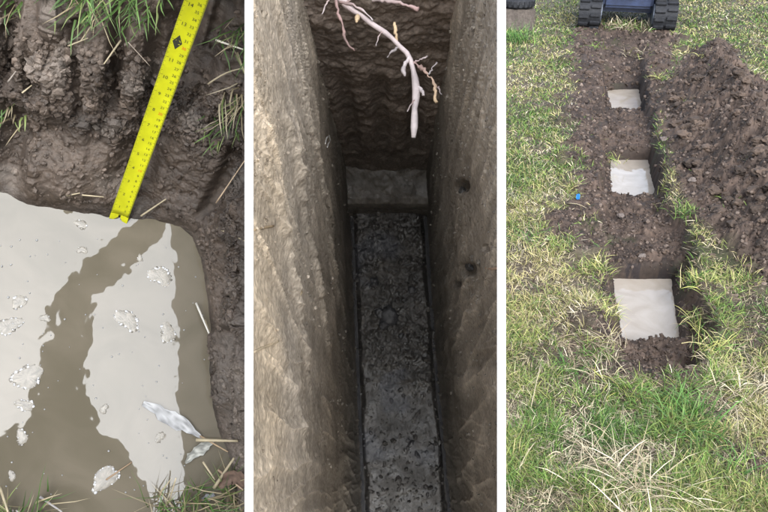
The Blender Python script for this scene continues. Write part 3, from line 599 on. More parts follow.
link('trench_end_wall', mesh_np('trench_end_wall', clamp_mid(TR.world(P)), [gridfaces(330, 190)], np.clip(C, .01, 1)), M_TRENCH, kind='structure')
EW = P.copy()
pr_ = [(VE + .02, 3.27), (VE - .02, 3.29), (.80, 3.31), (.72, 3.33), (.695, 3.345), (.685, 3.37), (.68, 3.45), (.675, 3.56)]
d = np.r_[0, np.cumsum(np.hypot(*np.diff(np.array(pr_), axis=0).T))]; tt = np.linspace(0, d[-1], 90); pv = np.interp(tt, d, np.array(pr_)[:, 0]); pw = np.interp(tt, d, np.array(pr_)[:, 1])
A, I = np.meshgrid(np.linspace(-.06, 1.06, 130), np.arange(90)); v = pv[I]; P = np.stack([ul(v) + (ur(v) - ul(v)) * A, v, pw[I]], -1).reshape(-1, 3)
D = .01 * fbm(P, 6, 3, 121) + .006 * fbm(P, 28, 3, 123) + .008 * worley(P, 30, 125)[0] * sstep(-.1, .3, fbm(P, 5, 2, 127)); P[:, 2] -= D; P[:, 1] -= .6 * D
C = np.array([.095, .084, .072]) * (1 + .45 * fbm(P, 9, 4, 129))[:, None]
link('trench_bench', mesh_np('trench_bench', TR.world(P), [gridfaces(90, 130)], C), M_FLOOR, kind='structure')
# ground above the end wall, and the back of the earth block
gt = [(VE - .02, 1.32), (VE + .10, 1.27), (VE + .35, 1.35), (VE + .4, 2.0), (VE + .4, 4.0), (-1.3, 4.0)]
A, I = np.meshgrid(np.linspace(-1.0, 1.0, 40), np.arange(6)); g = np.array(gt)[I]; P = np.stack([A, g[..., 0], g[..., 1]], -1).reshape(-1, 3); P[:, 2] += .03 * fbm(P, 4, 3, 131)
Wp = TR.world(P); link('trench_bank', mesh_np('trench_bank', clamp_mid(Wp), [gridfaces(6, 40)], np.broadcast_to([.1, .08, .06], (240, 3))), M_PIT, kind='structure')
# irregular clods and little stones
def clod(P, up, R, col, lab, mat, seed, group, cat='clod', flat=.8, name='soil_clod', clampf=None):
    r = np.random.default_rng(seed); V0, F0 = ICO3; N = fbm(V0 * 1.0 + seed * 3.1, 1.5, 3, seed) * .8; lw, _ = worley(V0 + seed * 2.7, 1.9, seed); V = V0 * (1 + N + .25 * lw - .1)[:, None] * np.array([1, r.uniform(.7, 1), flat * r.uniform(.6, 1)])
    a = r.uniform(0, 6.28); Rz = np.array([[math.cos(a), -math.sin(a), 0], [math.sin(a), math.cos(a), 0], [0, 0, 1]]); V = V @ Rz.T
    t1 = np.cross(up, [.3, .9, .1]); t1 /= np.linalg.norm(t1); t2 = np.cross(up, t1); V = (V[:, :1] * t1 + V[:, 1:2] * t2 + V[:, 2:] * up) * R
    if clampf is not None: V = clampf(V + P) - P
    o = link(name, mesh_np(name, V, [F0], smooth=mat is not M_SOIL, col=np.array(col) * r.uniform(.75, 1.3, (len(V0), 1)) ** .5), mat, label=lab, category=cat, group=group); o.location = P; return o
def floor_pt(px, py, P=FLP):
    q = TR.world(P); x, y, _ = proj(q); return q[np.argmin((x - px) ** 2 + (y - py) ** 2)]
UP2 = -TR.d; GL = 'clods on the trench floor'
for i, (x, y, r_, lab) in enumerate([(390, 316, 9, 'largest wet clod in the middle of the trench floor'), (379, 312, 5, 'clod touching the largest wet clod in the trench'), (384, 324, 5, 'clod in front of the largest wet clod in the trench'), (401, 336, 3, 'small wet clod beside the right gutter'), (374, 283, 5, 'low clod on the trench floor nearer the bench'), (411, 290, 4, 'clod on the trench floor by the right wall')]):
    clod(floor_pt(x, y) + UP2 * .004, UP2, r_ / F * WF, (.055, .055, .058), lab, M_FLOOR, 300 + i, GL, flat=.7)
n = 1500; k = rng.choice(len(FLP), n); R = .004 + .014 * rng.random(n) ** 3; V, f, C = lumps(TR.world(FLP[k]), R, np.clip(FLC[k], .02, 1) * rng.uniform(.8, 1.5, (n, 1)), 33); link('floor_crumbs', mesh_np('floor_crumbs', V, [f], C, False), M_FLOOR, label='crumbs of wet clay over the trench floor', category='soil', kind='stuff')
for W_, nm in ((LW, 'left'), (RW, 'right')):
    P1, Cc, D_, ns = W_; ok = (P1[:, 2] > .75) & (np.abs(P1[:, 1]) < .9); pr = np.where(ok, sstep(-.1, .5, fbm(P1, 3.2, 3, 17 + (-1 if nm == 'left' else 1))) / P1[:, 2] ** 0 + .05, 0); pr /= pr.sum(); n = 1300
    k = rng.choice(len(P1), n, p=pr); R = .001 + .0026 * rng.random(n) ** 3 * P1[k, 2]; q = P1[k].copy(); q[:, 0] += ns * R * .3; V, f, C = lumps(TR.world(q), R, np.clip(Cc[k], .02, 1) * rng.uniform(.4, .75, (n, 1)), 35)
    link('wall_crumbs', mesh_np('wall_crumbs', clamp_mid(V), [f], C, False), M_TRENCH, label='clay crumbs stuck to the %s trench wall' % ('ochre scored' if nm == 'left' else 'grey pitted'), category='soil', kind='stuff')
# root hanging in front of the end wall
def rpath(pts, n=26, seed=0, wob=.0009):
    r = np.random.default_rng(seed); a = np.array(pts, float); d = np.r_[0, np.cumsum(np.hypot(*np.diff(a[:, :2], axis=0).T))]; t = np.linspace(0, d[-1], n); q = np.stack([np.interp(t, d, a[:, k]) for k in range(4)], 1)
    for _ in range(2): q[1:-1] = .25 * q[:-2] + .5 * q[1:-1] + .25 * q[2:]
    W_ = TR.world(TR.at(q[:, 0], q[:, 1], q[:, 2])) + r.normal(0, wob, (n, 3)); rad = q[:, 3] * .37 / F * q[:, 2]; return W_, rad * (1 + .30 * np.convolve(r.normal(0, 1.6, n + 2), [.3, .4, .3], 'valid'))
rootT = thing('tree_root', 'pale pinkish branching root hanging over the deep trench', 'root', tuple(TR.world(np.array([[-.05, .9, 1.35]]))[0]))
PINK = np.array([.25, .165, .15]); PALE = np.array([.33, .29, .285]); TAN = np.array([.32, .235, .145])
def rootpart(nm, pts, c0, c1, seed, n=26):
    W_, r_ = rpath(pts, n, seed); V, fs = tube(W_, r_, 8); t = np.r_[np.repeat(np.linspace(0, 1, n), 8), 0, 1][:, None]; part(nm, mesh_np(nm, V, fs, (c0 + (c1 - c0) * t) * (1 + .55 * fbm(V, 70, 3, seed))[:, None]), M_ROOT, rootT)
rootpart('main_root', [(300, -260, 1.34, 14), (320, -120, 1.25, 12), (332, -20, 1.12, 10), (345, 7, 1.1, 8.5), (366, 18, 1.09, 8), (384, 31, 1.08, 8), (392, 40, 1.08, 8), (403, 46, 1.08, 8.5), (411, 58, 1.07, 9), (415, 75, 1.07, 9), (416, 95, 1.07, 8), (415, 115, 1.07, 8), (414, 133, 1.07, 8.5), (414, 137, 1.07, 4)], PINK, PALE, 1, 46)
rootpart('branch', [(352, -14, 1.1, 6), (372, -2, 1.09, 7), (392, 2, 1.08, 6.5), (408, 5, 1.08, 6), (419, 10, 1.08, 4.5)], PALE, PINK, 2); rootpart('branch', [(330, -25, 1.11, 6), (338, 10, 1.1, 5), (343, 26, 1.1, 4), (347, 44, 1.1, 3), (355, 51, 1.1, 2)], PINK * .8, PINK * .6, 3)
rootpart('branch', [(416, 64, 1.07, 5), (424, 70, 1.065, 4.5), (430, 77, 1.06, 4.5), (434, 81, 1.06, 4), (435, 92, 1.06, 4), (436, 102, 1.06, 3.5)], PINK, TAN, 4); rootpart('branch', [(429, 74, 1.06, 3), (434, 65, 1.06, 2.5), (437, 62, 1.06, 2)], PALE * .8, PALE * .7, 5, 10)
rootpart('branch', [(410, 56, 1.07, 4), (404, 65, 1.065, 5), (404, 74, 1.06, 5), (405, 76, 1.06, 3)], PALE, PALE, 6, 12); rootpart('branch', [(397, 44, 1.08, 4), (396, 32, 1.075, 5), (395, 24, 1.07, 5), (395, 22, 1.07, 3)], TAN, TAN * 1.1, 7, 12)
rootpart('branch', [(400, 46, 1.08, 3), (390, 53, 1.08, 3), (387, 58, 1.08, 2)], PALE * .6, PALE * .5, 8, 10); rootpart('branch', [(416, 84, 1.07, 5), (421, 90, 1.065, 5), (424, 95, 1.06, 4)], PALE, PALE, 9, 10); rootpart('branch', [(358, 14, 1.09, 5), (357, 19, 1.085, 6), (357, 22, 1.08, 4)], TAN, TAN, 10, 8)
for i_, (pts_) in enumerate([[(345, 6, 1.1, 3), (352, -2, 1.09, 2.5), (366, -6, 1.08, 2), (378, -3, 1.08, 1.5)], [(384, 30, 1.08, 3), (378, 38, 1.075, 2), (376, 46, 1.07, 1.5)], [(412, 62, 1.07, 3), (420, 60, 1.065, 2.4), (427, 56, 1.06, 1.4)], [(415, 100, 1.07, 3), (409, 106, 1.065, 2), (407, 112, 1.06, 1.2)], [(334, -8, 1.1, 3), (326, 4, 1.1, 2.2), (322, 14, 1.1, 1.4)], [(434, 84, 1.06, 2.4), (439, 88, 1.06, 1.8), (441, 95, 1.06, 1.2)], [(340, 2, 1.1, 4), (352, 4, 1.09, 4), (364, 10, 1.085, 3.4), (372, 20, 1.08, 2)]]):
    rootpart('root_hair', pts_, PINK * .8, PALE * .9, 30 + i_, 12)
def wallroot(pts, lab, W_, col, wpx, out=.01):
    a = np.array(pts, float); q = TR.world(W_[0]); x, y, _ = proj(q); base_ = []; 
    for px, py in a: k = np.argmin((x - px) ** 2 + (y - py) ** 2); L = W_[0][k].copy(); L[0] += W_[3] * out; z = (TR.world(L[None])[0] - CAMP) @ FW; base_.append(CAMP + ray(np.array(px), np.array(py)) * z)
    P_ = np.array(base_); t = np.linspace(0, len(P_) - 1, len(P_) * 4); P_ = np.stack([np.interp(t, np.arange(len(base_)), P_[:, k]) for k in range(3)], 1); r_ = wpx / 2 / F * np.linalg.norm(P_ - CAMP, axis=1); V, fs = tube(P_, r_, 6)
    o = link('rootlet', mesh_np('rootlet', clamp_mid(V) - P_[0], fs, np.broadcast_to(col, (len(V), 3))), M_ROOT, label=lab, category='root', group='rootlets in the trench walls'); o.location = P_[0]
wallroot([(325, 144), (326, 139), (329, 135), (330, 140), (327, 147)], 'tiny white curled rootlet low beside the end wall', LW, (.7, .7, .68), 1.6); wallroot([(254, 352), (262, 348), (270, 345), (278, 341)], 'long tan rootlet lying on the ochre trench wall', LW, (.45, .36, .24), 2.6); wallroot([(254, 230), (262, 228), (273, 226)], 'short brown rootlet in the ochre trench wall', LW, (.34, .25, .15), 2.6)
wallroot([(299, 288), (301, 292), (299, 296)], 'stubby tan rootlet in the middle of the scored wall', LW, (.45, .36, .24), 4); wallroot([(486, 268), (492, 269), (498, 268)], 'pink brown rootlet stub in the grey pitted wall', RW, (.5, .36, .27), 2.6)
# clods fallen into the holes of the right wall
q = TR.world(RW[0]); qx, qy, _ = proj(q)
for i, (x, y, r_, lab) in enumerate([(472, 266, 6, 'dark clod lodged in the larger hole of the grey wall'), (464, 190, 5, 'dark clod lodged in the upper hole of the grey wall'), (480, 262, 4, 'pale crumbly clod beside the larger hole')]):
    k = np.argmin((qx - x) ** 2 + (qy - y) ** 2); clod(q[k] - TR.u * .004, -TR.u, r_ / F * RW[0][k, 2], (.07, .068, .066) if i < 2 else (.2, .18, .15), lab, M_FLOOR, 330 + i, 'clods in the grey trench wall')

# ================================================================== 3. FIELD WITH THREE TEST PITS
GP = lambda pts, z=0.0: ground(*np.array(pts, float).T, z)[:, :2]
ZW = -.20
PITS = [GP([(613, 279), (671, 279), (678, 345), (624, 348)], ZW), GP([(611, 160), (648, 160), (656, 201), (612, 203)], ZW), GP([(607, 90), (640, 89), (642, 118), (613, 117)], ZW)]
CHAN = GP([(600, 50), (640, 50), (650, 110), (659, 165), (670, 215), (690, 252), (697, 300), (704, 368), (690, 384), (634, 386), (616, 374), (611, 345), (604, 290), (602, 240), (600, 170), (600, 110)], -.08)
SOIL_A = GP([(575, 32), (600, 26), (650, 32), (676, 40), (668, 75), (660, 110), (664, 180), (676, 205), (694, 240), (700, 300), (704, 360), (700, 385), (650, 392), (622, 380), (612, 350), (604, 300), (598, 262), (572, 246), (548, 238), (540, 222), (560, 205), (580, 180), (570, 130), (573, 90)])
SOIL_B = GP([(666, 80), (690, 54), (715, 40), (737, 48), (750, 80), (800, 100), (820, 300), (752, 290), (724, 262), (700, 235), (690, 222), (676, 205), (664, 165), (655, 125), (650, 95)])
HEAP = GP([(672, 86), (690, 64), (716, 48), (736, 60), (752, 92), (810, 120), (840, 300), (765, 282), (722, 245), (704, 212), (688, 160), (672, 120)])
BARE = [(GP([(535, 330), (570, 318), (600, 350), (610, 390), (575, 410), (540, 400)]), .75), (GP([(550, 95), (572, 85), (575, 140), (560, 150)]), .8), (GP([(690, 452), (730, 440), (775, 452), (775, 486), (725, 490)]), .9), (GP([(640, 450), (662, 452), (655, 468), (640, 466)]), .9), (GP([(715, 290), (775, 300), (775, 360), (740, 340)]), .8), (GP([(508, 250), (545, 248), (550, 300), (520, 300)]), .5), (GP([(700, 395), (716, 400), (712, 450), (704, 445)]), .7)]
CLIFF = GP([(684, 258), (693, 262), (700, 330), (704, 376), (694, 378), (690, 320)], -.05)
def field(X, Y, detail=True):
    P = np.stack([X, Y, np.zeros_like(X)], 1); w1 = fbm(P, 5, 3, 201); w2 = fbm(P, 14, 3, 203)
    jit = .05 * w1 + .03 * w2
    sA = sdist(X, Y, SOIL_A) + 2.6 * jit + .10 * fbm(P, 2.2, 2, 205); sB = sdist(X, Y, SOIL_B) + 2 * jit; soil = np.maximum(sstep(-.05, .05, sA), sstep(-.08, .1, sB))
    bare = np.zeros(len(X))
    for pl, a in BARE: bare = np.maximum(bare, a * sstep(-.10, .12, sdist(X, Y, pl) + 2.2 * jit))
    grassy = sstep(.38, .6, fbm(P, 4.5, 3, 207)) * .7 * sstep(-.1, .0, .35 - sdist(X, Y, HEAP))    # turf scraps on the spoil
    hp = sdist(X, Y, HEAP); h = .015 * fbm(P, 1.5, 3, 211) + .02 * w1 * (1 - soil)
    heap = .40 * sstep(-.25, .75, hp + .5 * jit) * (.8 + .5 * fbm(P, 1.6, 3, 213)); h = h + heap
    lift = .05 * sstep(-.18, .0, sA) * (1 - sstep(.0, .2, sdist(X, Y, CHAN)));  h = h + lift * (.5 + w1)
    ch = sdist(X, Y, CHAN) + 1.3 * jit; cm_ = sstep(-.015, .05, ch)
    bed = -.145 + .03 * w1 + .02 * w2
    for pa, pb in ((PITS[0][:2].mean(0), PITS[1][2:].mean(0)), (PITS[1][:2].mean(0), PITS[2][2:].mean(0))):
        c = (pa + pb) / 2; ex = (pb - pa); Ln = np.linalg.norm(ex); ex /= Ln; t = ((X - c[0]) * ex[0] + (Y - c[1]) * ex[1]) / (Ln * .5); bed = bed + .06 * np.exp(-np.clip(np.abs(t), 0, 3) ** 3)
    yf = PITS[2][:2].mean(0)[1]; bed = bed * (1 - sstep(yf + .02, yf + 1.1, Y)) + .02 * w2 * sstep(yf, yf + 1, Y)
    h = h * (1 - cm_) + bed * cm_
    pit = np.zeros(len(X))
    for p in PITS: pit = np.maximum(pit, sstep(-.03, .05, sdist(X, Y, p) + .012 * w2 + .008 * w1))
    wet = np.zeros(len(X))
    for p in PITS: wet = np.maximum(wet, sstep(-.10, -.0, sdist(X, Y, p)))
    if detail:
        k = np.clip(soil * (1 - .6 * grassy), 0, 1); la, ia = worley(P * np.array([1, 1, 1]) + .02 * w2[:, None], 11, 221); lb, ib = worley(P, 24, 227); lc, ic = worley(P, 50, 231)
        hpk = sstep(-.3, .3, hp); amp = k * (.6 + .7 * hpk) * (1 - .5 * pit)
        h = h + amp * (.13 * hpk * (worley(P, 5.5, 251)[0] - .4) + .075 * (la - .4) * (.4 + ia) + .028 * (lb - .3) * (.3 + ib) + .012 * lc) + (1 - k) * (.012 * lb + .006 * w2)
    else: ia = np.zeros(len(X)); k = soil
    h = h * (1 - pit) + (-.42) * pit
    return h, dict(soil=soil * (1 - .7 * grassy), bare=bare, chan=cm_, pit=pit, heap=sstep(-.2, .2, hp), ia=ia, wet=wet, w1=w1, w2=w2, P=P)
cx = np.r_[np.linspace(-900, 501.5, 40)[:-1], np.linspace(501.5, 778, 370), np.linspace(778, 1500, 40)[1:]]
ry = np.r_[-128, -126, -122, -115, -105, np.linspace(-95, -14, 30), np.linspace(-12, 524, 740), np.linspace(530, 900, 40)]
PX, PY = np.meshgrid(cx, ry); g = ground(PX.ravel(), PY.ravel()); h, mk = field(g[:, 0], g[:, 1])
far = sstep(40, 120, g[:, 1]); g[:, 2] = h * (1 - far)
dry = .5 + .5 * fbm(mk['P'], 2.2, 4, 241)
cth = np.array([.04, .042, .018]) + (np.array([.085, .066, .046]) - np.array([.04, .042, .018])) * sstep(.3, .7, dry)[:, None]
cso = np.array([.047, .032, .024]) * (.55 + 1.1 * mk['ia'])[:, None] * (1 + .6 * fbm(mk['P'], 6, 4, 243))[:, None]; cso = cso + (np.array([.105, .072, .055]) - cso) * (.45 * sstep(.5, .8, .5 + .5 * fbm(mk['P'], 2.6, 3, 245)))[:, None]
s_ = np.maximum(mk['soil'], mk['bare'] * .8); Cg = cth + (cso - cth) * s_[:, None]; Cg = Cg * .9 * (1 - .5 * np.maximum(mk['wet'], .6 * mk['chan'] * (1 - mk['soil'])))[:, None]
hole = (PX.ravel() > BX1) & (PX.ravel() < 501) & (PY.ravel() > 236)
hole2 = (PX.ravel() < 502) & (PY.ravel() > 236) & (PX.ravel() > BX1)
g = clamp_right(g) if False else g
link('ground', mesh_np('ground', g, [gridfaces(len(ry), len(cx), hole2)[:, ::-1]], np.clip(Cg, .01, 1)), M_SOIL, kind='structure')
for i, p in enumerate(PITS):
    c = p.mean(0); q = c + (p - c) * 1.25; V = np.c_[q, np.full(4, ZW)]; link('test_pit_water', mesh_np('test_pit_water', V, [np.array([[3, 2, 1, 0]])], smooth=False), M_WATER3, kind='structure')
def hgt(x, y): return field(np.atleast_1d(np.asarray(x, float)), np.atleast_1d(np.asarray(y, float)))[0]
# soil crumbs
n = 34000; sx = rng.uniform(506, 790, n); sy = rng.uniform(22, 520, n); q = ground(sx, sy); hq, mq = field(q[:, 0], q[:, 1]); kp = rng.random(n) < np.maximum(mq['soil'], .35 * mq['bare']) * (mq['pit'] < .1); q, hq = q[kp], hq[kp]; mp = mq['heap'][kp]
pxs = (np.linalg.norm(q - CAMP, axis=1)) / F; R = pxs * (.5 + 1.7 * rng.random(len(q)) ** 3 + .9 * mp * rng.random(len(q)) ** 4); q[:, 2] = hq + R * .25; tc = np.array([.053, .037, .028]) * rng.uniform(.6, 1.6, (len(q), 1)); ok = rng.random(len(q)) < .25; tc[ok] = np.array([.12, .09, .072]) * rng.uniform(.7, 1.2, (ok.sum(), 1))
V, f, C = lumps(q, R, tc, 51); link('topsoil_crumbs', mesh_np('topsoil_crumbs', clamp_right(V), [f], C, False), M_SOIL, label='crumbled dark topsoil scattered over heap and trench', category='soil', kind='stuff')
# single larger clods
spots = []
r9 = np.random.default_rng(91)
while len(spots) < 150:
    x, y = r9.uniform(664, 772), r9.uniform(50, 290); q = ground(np.array([x]), np.array([y]))[0]; hq, mq = field(q[None, 0], q[None, 1])
    if mq['heap'][0] * mq['soil'][0] > .4: spots.append((x, y, r9.uniform(2.2, 6.8) * (.7 + .3 * (y / 200)), 'heap'))
for x, y in [(642, 243), (668, 240), (655, 258), (626, 232), (636, 352), (650, 356), (662, 351), (676, 362), (644, 370), (668, 371), (630, 360), (685, 366), (620, 142), (634, 136), (645, 130), (588, 78), (600, 66), (612, 72), (628, 62), (590, 150), (596, 200), (588, 222), (575, 218), (700, 246), (712, 258), (716, 420), (752, 470), (730, 476), (762, 464)]: spots.append((x, y, r9.uniform(2.2, 4.5), 'bed'))
for i, (x, y, r_, kd) in enumerate(spots):
    q = ground(np.array([x]), np.array([y]))[0]; hq = field(q[None, 0], q[None, 1])[0][0]; q[2] = hq; d_ = np.linalg.norm(q - CAMP); R = r_ / F * d_; q[2] += R * .15
    cc = np.array([.049, .034, .025]) * r9.uniform(.6, 1.9)
    clod(q, np.array([0, 0, 1.]), R, cc, 'lump of dark soil lying on the spoil heap' if kd == 'heap' else 'lump of dark soil lying along the dug strip', M_SOIL, 400 + i, 'lumps on the spoil heap' if kd == 'heap' else 'lumps along the dug strip')
clod(np.r_[ground(np.array(644.), np.array(244.))[:2], hgt(*ground(np.array(644.), np.array(244.))[:2])[0] + .015], np.array([0, 0, 1.]), .022, (.14, .115, .1), 'pale stone on the soil between the two nearer test pits', M_SOIL, 777, 'pale stones by the test pits', 'stone', name='stone')
for i, (x, y, lab) in enumerate([(756, 104, 'pale pinkish stone on the side of the spoil heap'), (662, 146, 'grey stone at the foot of the spoil heap'), (622, 208, 'grey stone at the near edge of the middle test pit'), (690, 190, 'grey stone below the spoil heap')]):
    q = ground(np.array([x]), np.array([y]))[0]; q[2] = hgt(q[0], q[1])[0] + .02; clod(q, np.array([0, 0, 1.]), 3.4 / F * np.linalg.norm(q - CAMP), (.13, .105, .092), lab, M_SOIL, 780 + i, 'pale stones by the test pits', 'stone', name='stone')
# lawn
def lawn(n, seed, cols, Lr, Wr, sel, name, lab, a0, bend, yr=(-8, 545), xr=(500, 800)):
    r = np.random.default_rng(seed); x = r.uniform(*xr, n); y = yr[0] + (yr[1] - yr[0]) * r.random(n); q = ground(x, y); hq, mq = field(q[:, 0], q[:, 1], False); clump = .5 + .5 * fbm(mq['P'], 9, 3, seed + 5)
    kp = r.random(n) < sel(mq, clump, x, y); q, hq, x, y, clump = q[kp], hq[kp], x[kp], y[kp], clump[kp]; m = len(q); q[:, 2] = hq - .004; dist = np.linalg.norm(q - CAMP, axis=1); pxm = dist / F
    gt_ = .5 + .5 * fbm(np.stack([q[:, 0], q[:, 1], q[:, 0] * 0], 1), 2.4, 3, seed + 9); ci = np.clip((gt_ * 1.5 - .30 + r.normal(0, .22, m)) * len(cols), 0, len(cols) - 1).astype(int); c = np.array(cols)[ci] * r.uniform(.35, 1.5, (m, 1))
    L = np.maximum(r.uniform(*Lr, m) * (.5 + 1.1 * clump), pxm * 2.5); Wd = np.maximum(r.uniform(*Wr, m), pxm * .75)
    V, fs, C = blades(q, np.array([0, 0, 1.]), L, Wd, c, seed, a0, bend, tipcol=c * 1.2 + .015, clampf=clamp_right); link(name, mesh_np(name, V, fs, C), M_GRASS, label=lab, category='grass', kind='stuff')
LG = [(.31, .265, .12), (.19, .205, .055), (.115, .17, .033), (.07, .14, .022), (.037, .09, .016)]
LD = [(.13, .10, .066), (.24, .19, .12), (.37, .31, .205), (.50, .43, .31)]
nosoil = lambda mq: np.clip(1 - 1.15 * mq['soil'] - .85 * mq['bare'], 0.0, 1) * (1 - mq['chan']) * (mq['pit'] < .02)
lawn(125000, 11, LG, (.028, .085), (.002, .0042), lambda mq, c, x, y: nosoil(mq) * (.12 + .88 * sstep(.36, .56, c)), 'lawn_grass', 'short patchy green winter grass over the field', (.3, 1.2), (.2, 1.0))
lawn(98000, 13, LD, (.03, .08), (.0016, .0032), lambda mq, c, x, y: np.clip(nosoil(mq) + .35 * mq['bare'], 0, 1) * (.3 + .7 * sstep(.3, .6, 1 - c)), 'dead_grass', 'matted pale dead grass lying between the green grass', (.8, 1.5), (.0, .5))
lawn(9000, 17, LG, (.03, .06), (.002, .004), lambda mq, c, x, y: .9 * (mq['soil'] > .2) * (1 - .8 * mq['heap']) * (1 - mq['chan']) * (mq['pit'] < .02) * (c > .58), 'turf_scraps', 'scraps of torn turf mixed into the dug soil', (.3, 1.3), (.2, 1.0))
lawn(60000, 19, LG, (.03, .06), (.002, .004), lambda mq, c, x, y: nosoil(mq) * (.3 + .7 * sstep(.3, .5, c)), 'far_lawn_grass', 'patchy grass beyond the middle of the field around the digger', (.3, 1.2), (.2, 1.0), yr=(-14, 230))
lawn(16000, 23, LD, (.03, .06), (.002, .004), lambda mq, c, x, y: nosoil(mq) * (.3 + .7 * sstep(.3, .5, 1 - c)), 'far_dead_grass', 'pale dead grass beyond the middle of the field', (.6, 1.4), (.0, .6), yr=(-14, 230))
# individual tufts
VIV = [(.05, .13, .02), (.065, .15, .025), (.035, .09, .018), (.10, .17, .04)]; YEL = [(.30, .30, .08), (.36, .34, .12), (.22, .26, .07), (.42, .36, .18)]
GT = 'tufts standing in the field'
for i, (x, y, n, L, lab, cols, sp, wd, a0) in enumerate([(690, 425, 150, .20, 'vivid green long grass tuft in front of the nearest test pit', VIV, .05, .006, (.2, 1.1)), (676, 405, 70, .16, 'second vivid green tuft close to the dug soil', VIV, .04, .006, (.3, 1.2)), (745, 478, 60, .14, 'green tuft over the dark bare hollow', VIV + LG[2:], .05, .005, (.3, 1.2)), (612, 475, 150, .22, 'bleached long dead grass clump fanned flat on the lawn', LD[1:], .07, .0045, (.8, 1.45)), (640, 500, 140, .22, 'bleached straw clump beside the fanned dead grass', LD[1:], .07, .0045, (.8, 1.4)),
    (735, 395, 110, .13, 'pale brown dead tussock on the right of the vivid tuft', LD, .05, .0045, (.5, 1.3)), (612, 385, 90, .15, 'straw tussock at the near left corner of the dug strip', LD + YEL[:1], .045, .004, (.6, 1.35)), (602, 320, 90, .12, 'yellowed tuft overhanging the left of the nearest test pit', YEL + LD[:1], .04, .004, (.5, 1.3)), (606, 350, 70, .13, 'dry tuft at the left front of the nearest test pit', LD + YEL[1:2], .04, .004, (.6, 1.35)), (598, 268, 70, .11, 'yellow green tuft left of the soil between pits', YEL, .05, .005, (.4, 1.2)),
    (700, 285, 100, .13, 'yellow green turf edge right of the nearest test pit', YEL + LG[3:], .05, .005, (.3, 1.2)), (706, 318, 110, .13, 'turf tuft on the cut right of the nearest test pit', YEL + LG[3:], .05, .005, (.4, 1.3)), (712, 352, 100, .14, 'turf tuft by the front right corner of the dug strip', YEL + LG[3:], .05, .005, (.4, 1.3)), (686, 222, 80, .12, 'bright green turf scrap on the bank right of the middle pit', LG[2:], .05, .006, (.3, 1.2)), (662, 84, 50, .14, 'turf scrap beside the farthest test pit', YEL + LG[2:], .06, .008, (.4, 1.2)), (704, 70, 30, .12, 'small turf scrap on the spoil heap', YEL, .05, .008, (.4, 1.2)),
    (612, 145, 60, .10, 'turf scrap between the two farther test pits', YEL + LG[2:], .05, .006, (.4, 1.2)), (618, 31, 170, .20, 'long dry grass bank in front of the digger belly', LD + LG[2:], .15, .012, (.3, 1.1)), (638, 32, 120, .18, 'greenish grass clump between the digger tracks', LD[1:] + LG[2:], .14, .012, (.3, 1.1)), (516, 42, 220, .30, 'lush dark green tuft at the foot of the timber block', VIV, .14, .010, (.2, 1.0)), (640, 55, 60, .2, 'grass clump pressed by the right digger track', LD + LG[1:3], .10, .009, (.5, 1.3)), (596, 50, 40, .14, 'green sprig clump below the left digger track', LG[1:4], .07, .009, (.4, 1.2)), (570, 345, 60, .13, 'brown dead grass patch left of the nearest pit', LD[:2], .06, .004, (.8, 1.45)), (540, 300, 70, .12, 'greener tuft on the left lawn', LG[2:], .06, .005, (.4, 1.2)), (575, 372, 60, .12, 'dark green tuft left of the straw tussock', VIV[:3], .05, .005, (.4, 1.2)), (525, 240, 80, .14, 'bright green tuft near the blue scrap', LG[3:] + VIV[:1], .08, .006, (.4, 1.2))]):
    q = ground(np.array([float(x)]), np.array([float(y)]))[0]; q[2] = hgt(q[0], q[1])[0] - .005
    tuft(q, np.array([0, 0, 1.]), n, L, lab, cols, sp, 500 + i, wd, a0=a0, bend=(.2, 1.0), group=GT, clampf=clamp_right)
# loose long straws on the lawn
for i, (x0, y0, x1, y1, lab) in enumerate([(604, 357, 632, 392, 'long pale straw pointing at the near corner of the dug strip'), (540, 370, 530, 415, 'thin straw standing on the left lawn'), (580, 428, 610, 446, 'straw lying beside the fanned dead grass'), (535, 448, 516, 480, 'thin straw near the left front of the lawn'), (566, 208, 590, 216, 'pale straw beside the blue scrap'), (552, 492, 546, 512, 'short straw at the front of the lawn'), (732, 410, 736, 440, 'straw in the dead tussock beside the vivid tuft'), (560, 460, 545, 465, 'broken straw on the left lawn')]):
    t = np.linspace(0, 1, 6); q = ground(x0 + (x1 - x0) * t, y0 + (y1 - y0) * t); q[:, 2] += .035 + .02 * np.sin(t * 3.1); r_ = np.full(6, .0028) * np.linspace(1, .6, 6); V, fs = tube(q, r_, 5); o = link('straw', mesh_np('straw', V - q[0], fs, np.broadcast_to(SCOL * 1.1, (len(V), 3))), M_STRAW, label=lab, category='straw', group='long straws on the lawn'); o.location = q[0]
# blue scrap
q = ground(np.array([577.]), np.array([204.]))[0]; q[2] = hgt(q[0], q[1])[0] + .03; d_ = np.linalg.norm(q - CAMP) / F
m_, n_ = 5, 7; A, B = np.meshgrid(np.linspace(-1, 1, n_), np.linspace(-1, 1, m_)); V = np.stack([A * 1.5 * d_ + B * d_ * .9, B * 3.0 * d_ - A * d_, .5 * d_ * np.sin(A * 3 + B) + 1.2 * d_ * B], -1).reshape(-1, 3); Gf = gridfaces(m_, n_)
o = link('plastic_scrap', mesh_np('plastic_scrap', np.vstack([V, V - [0, 0, .003]]), [Gf, Gf[:, ::-1] + m_ * n_]), M_BLUE, label='small bright blue plastic scrap on the grass left of the pits', category='scrap'); o.location = q

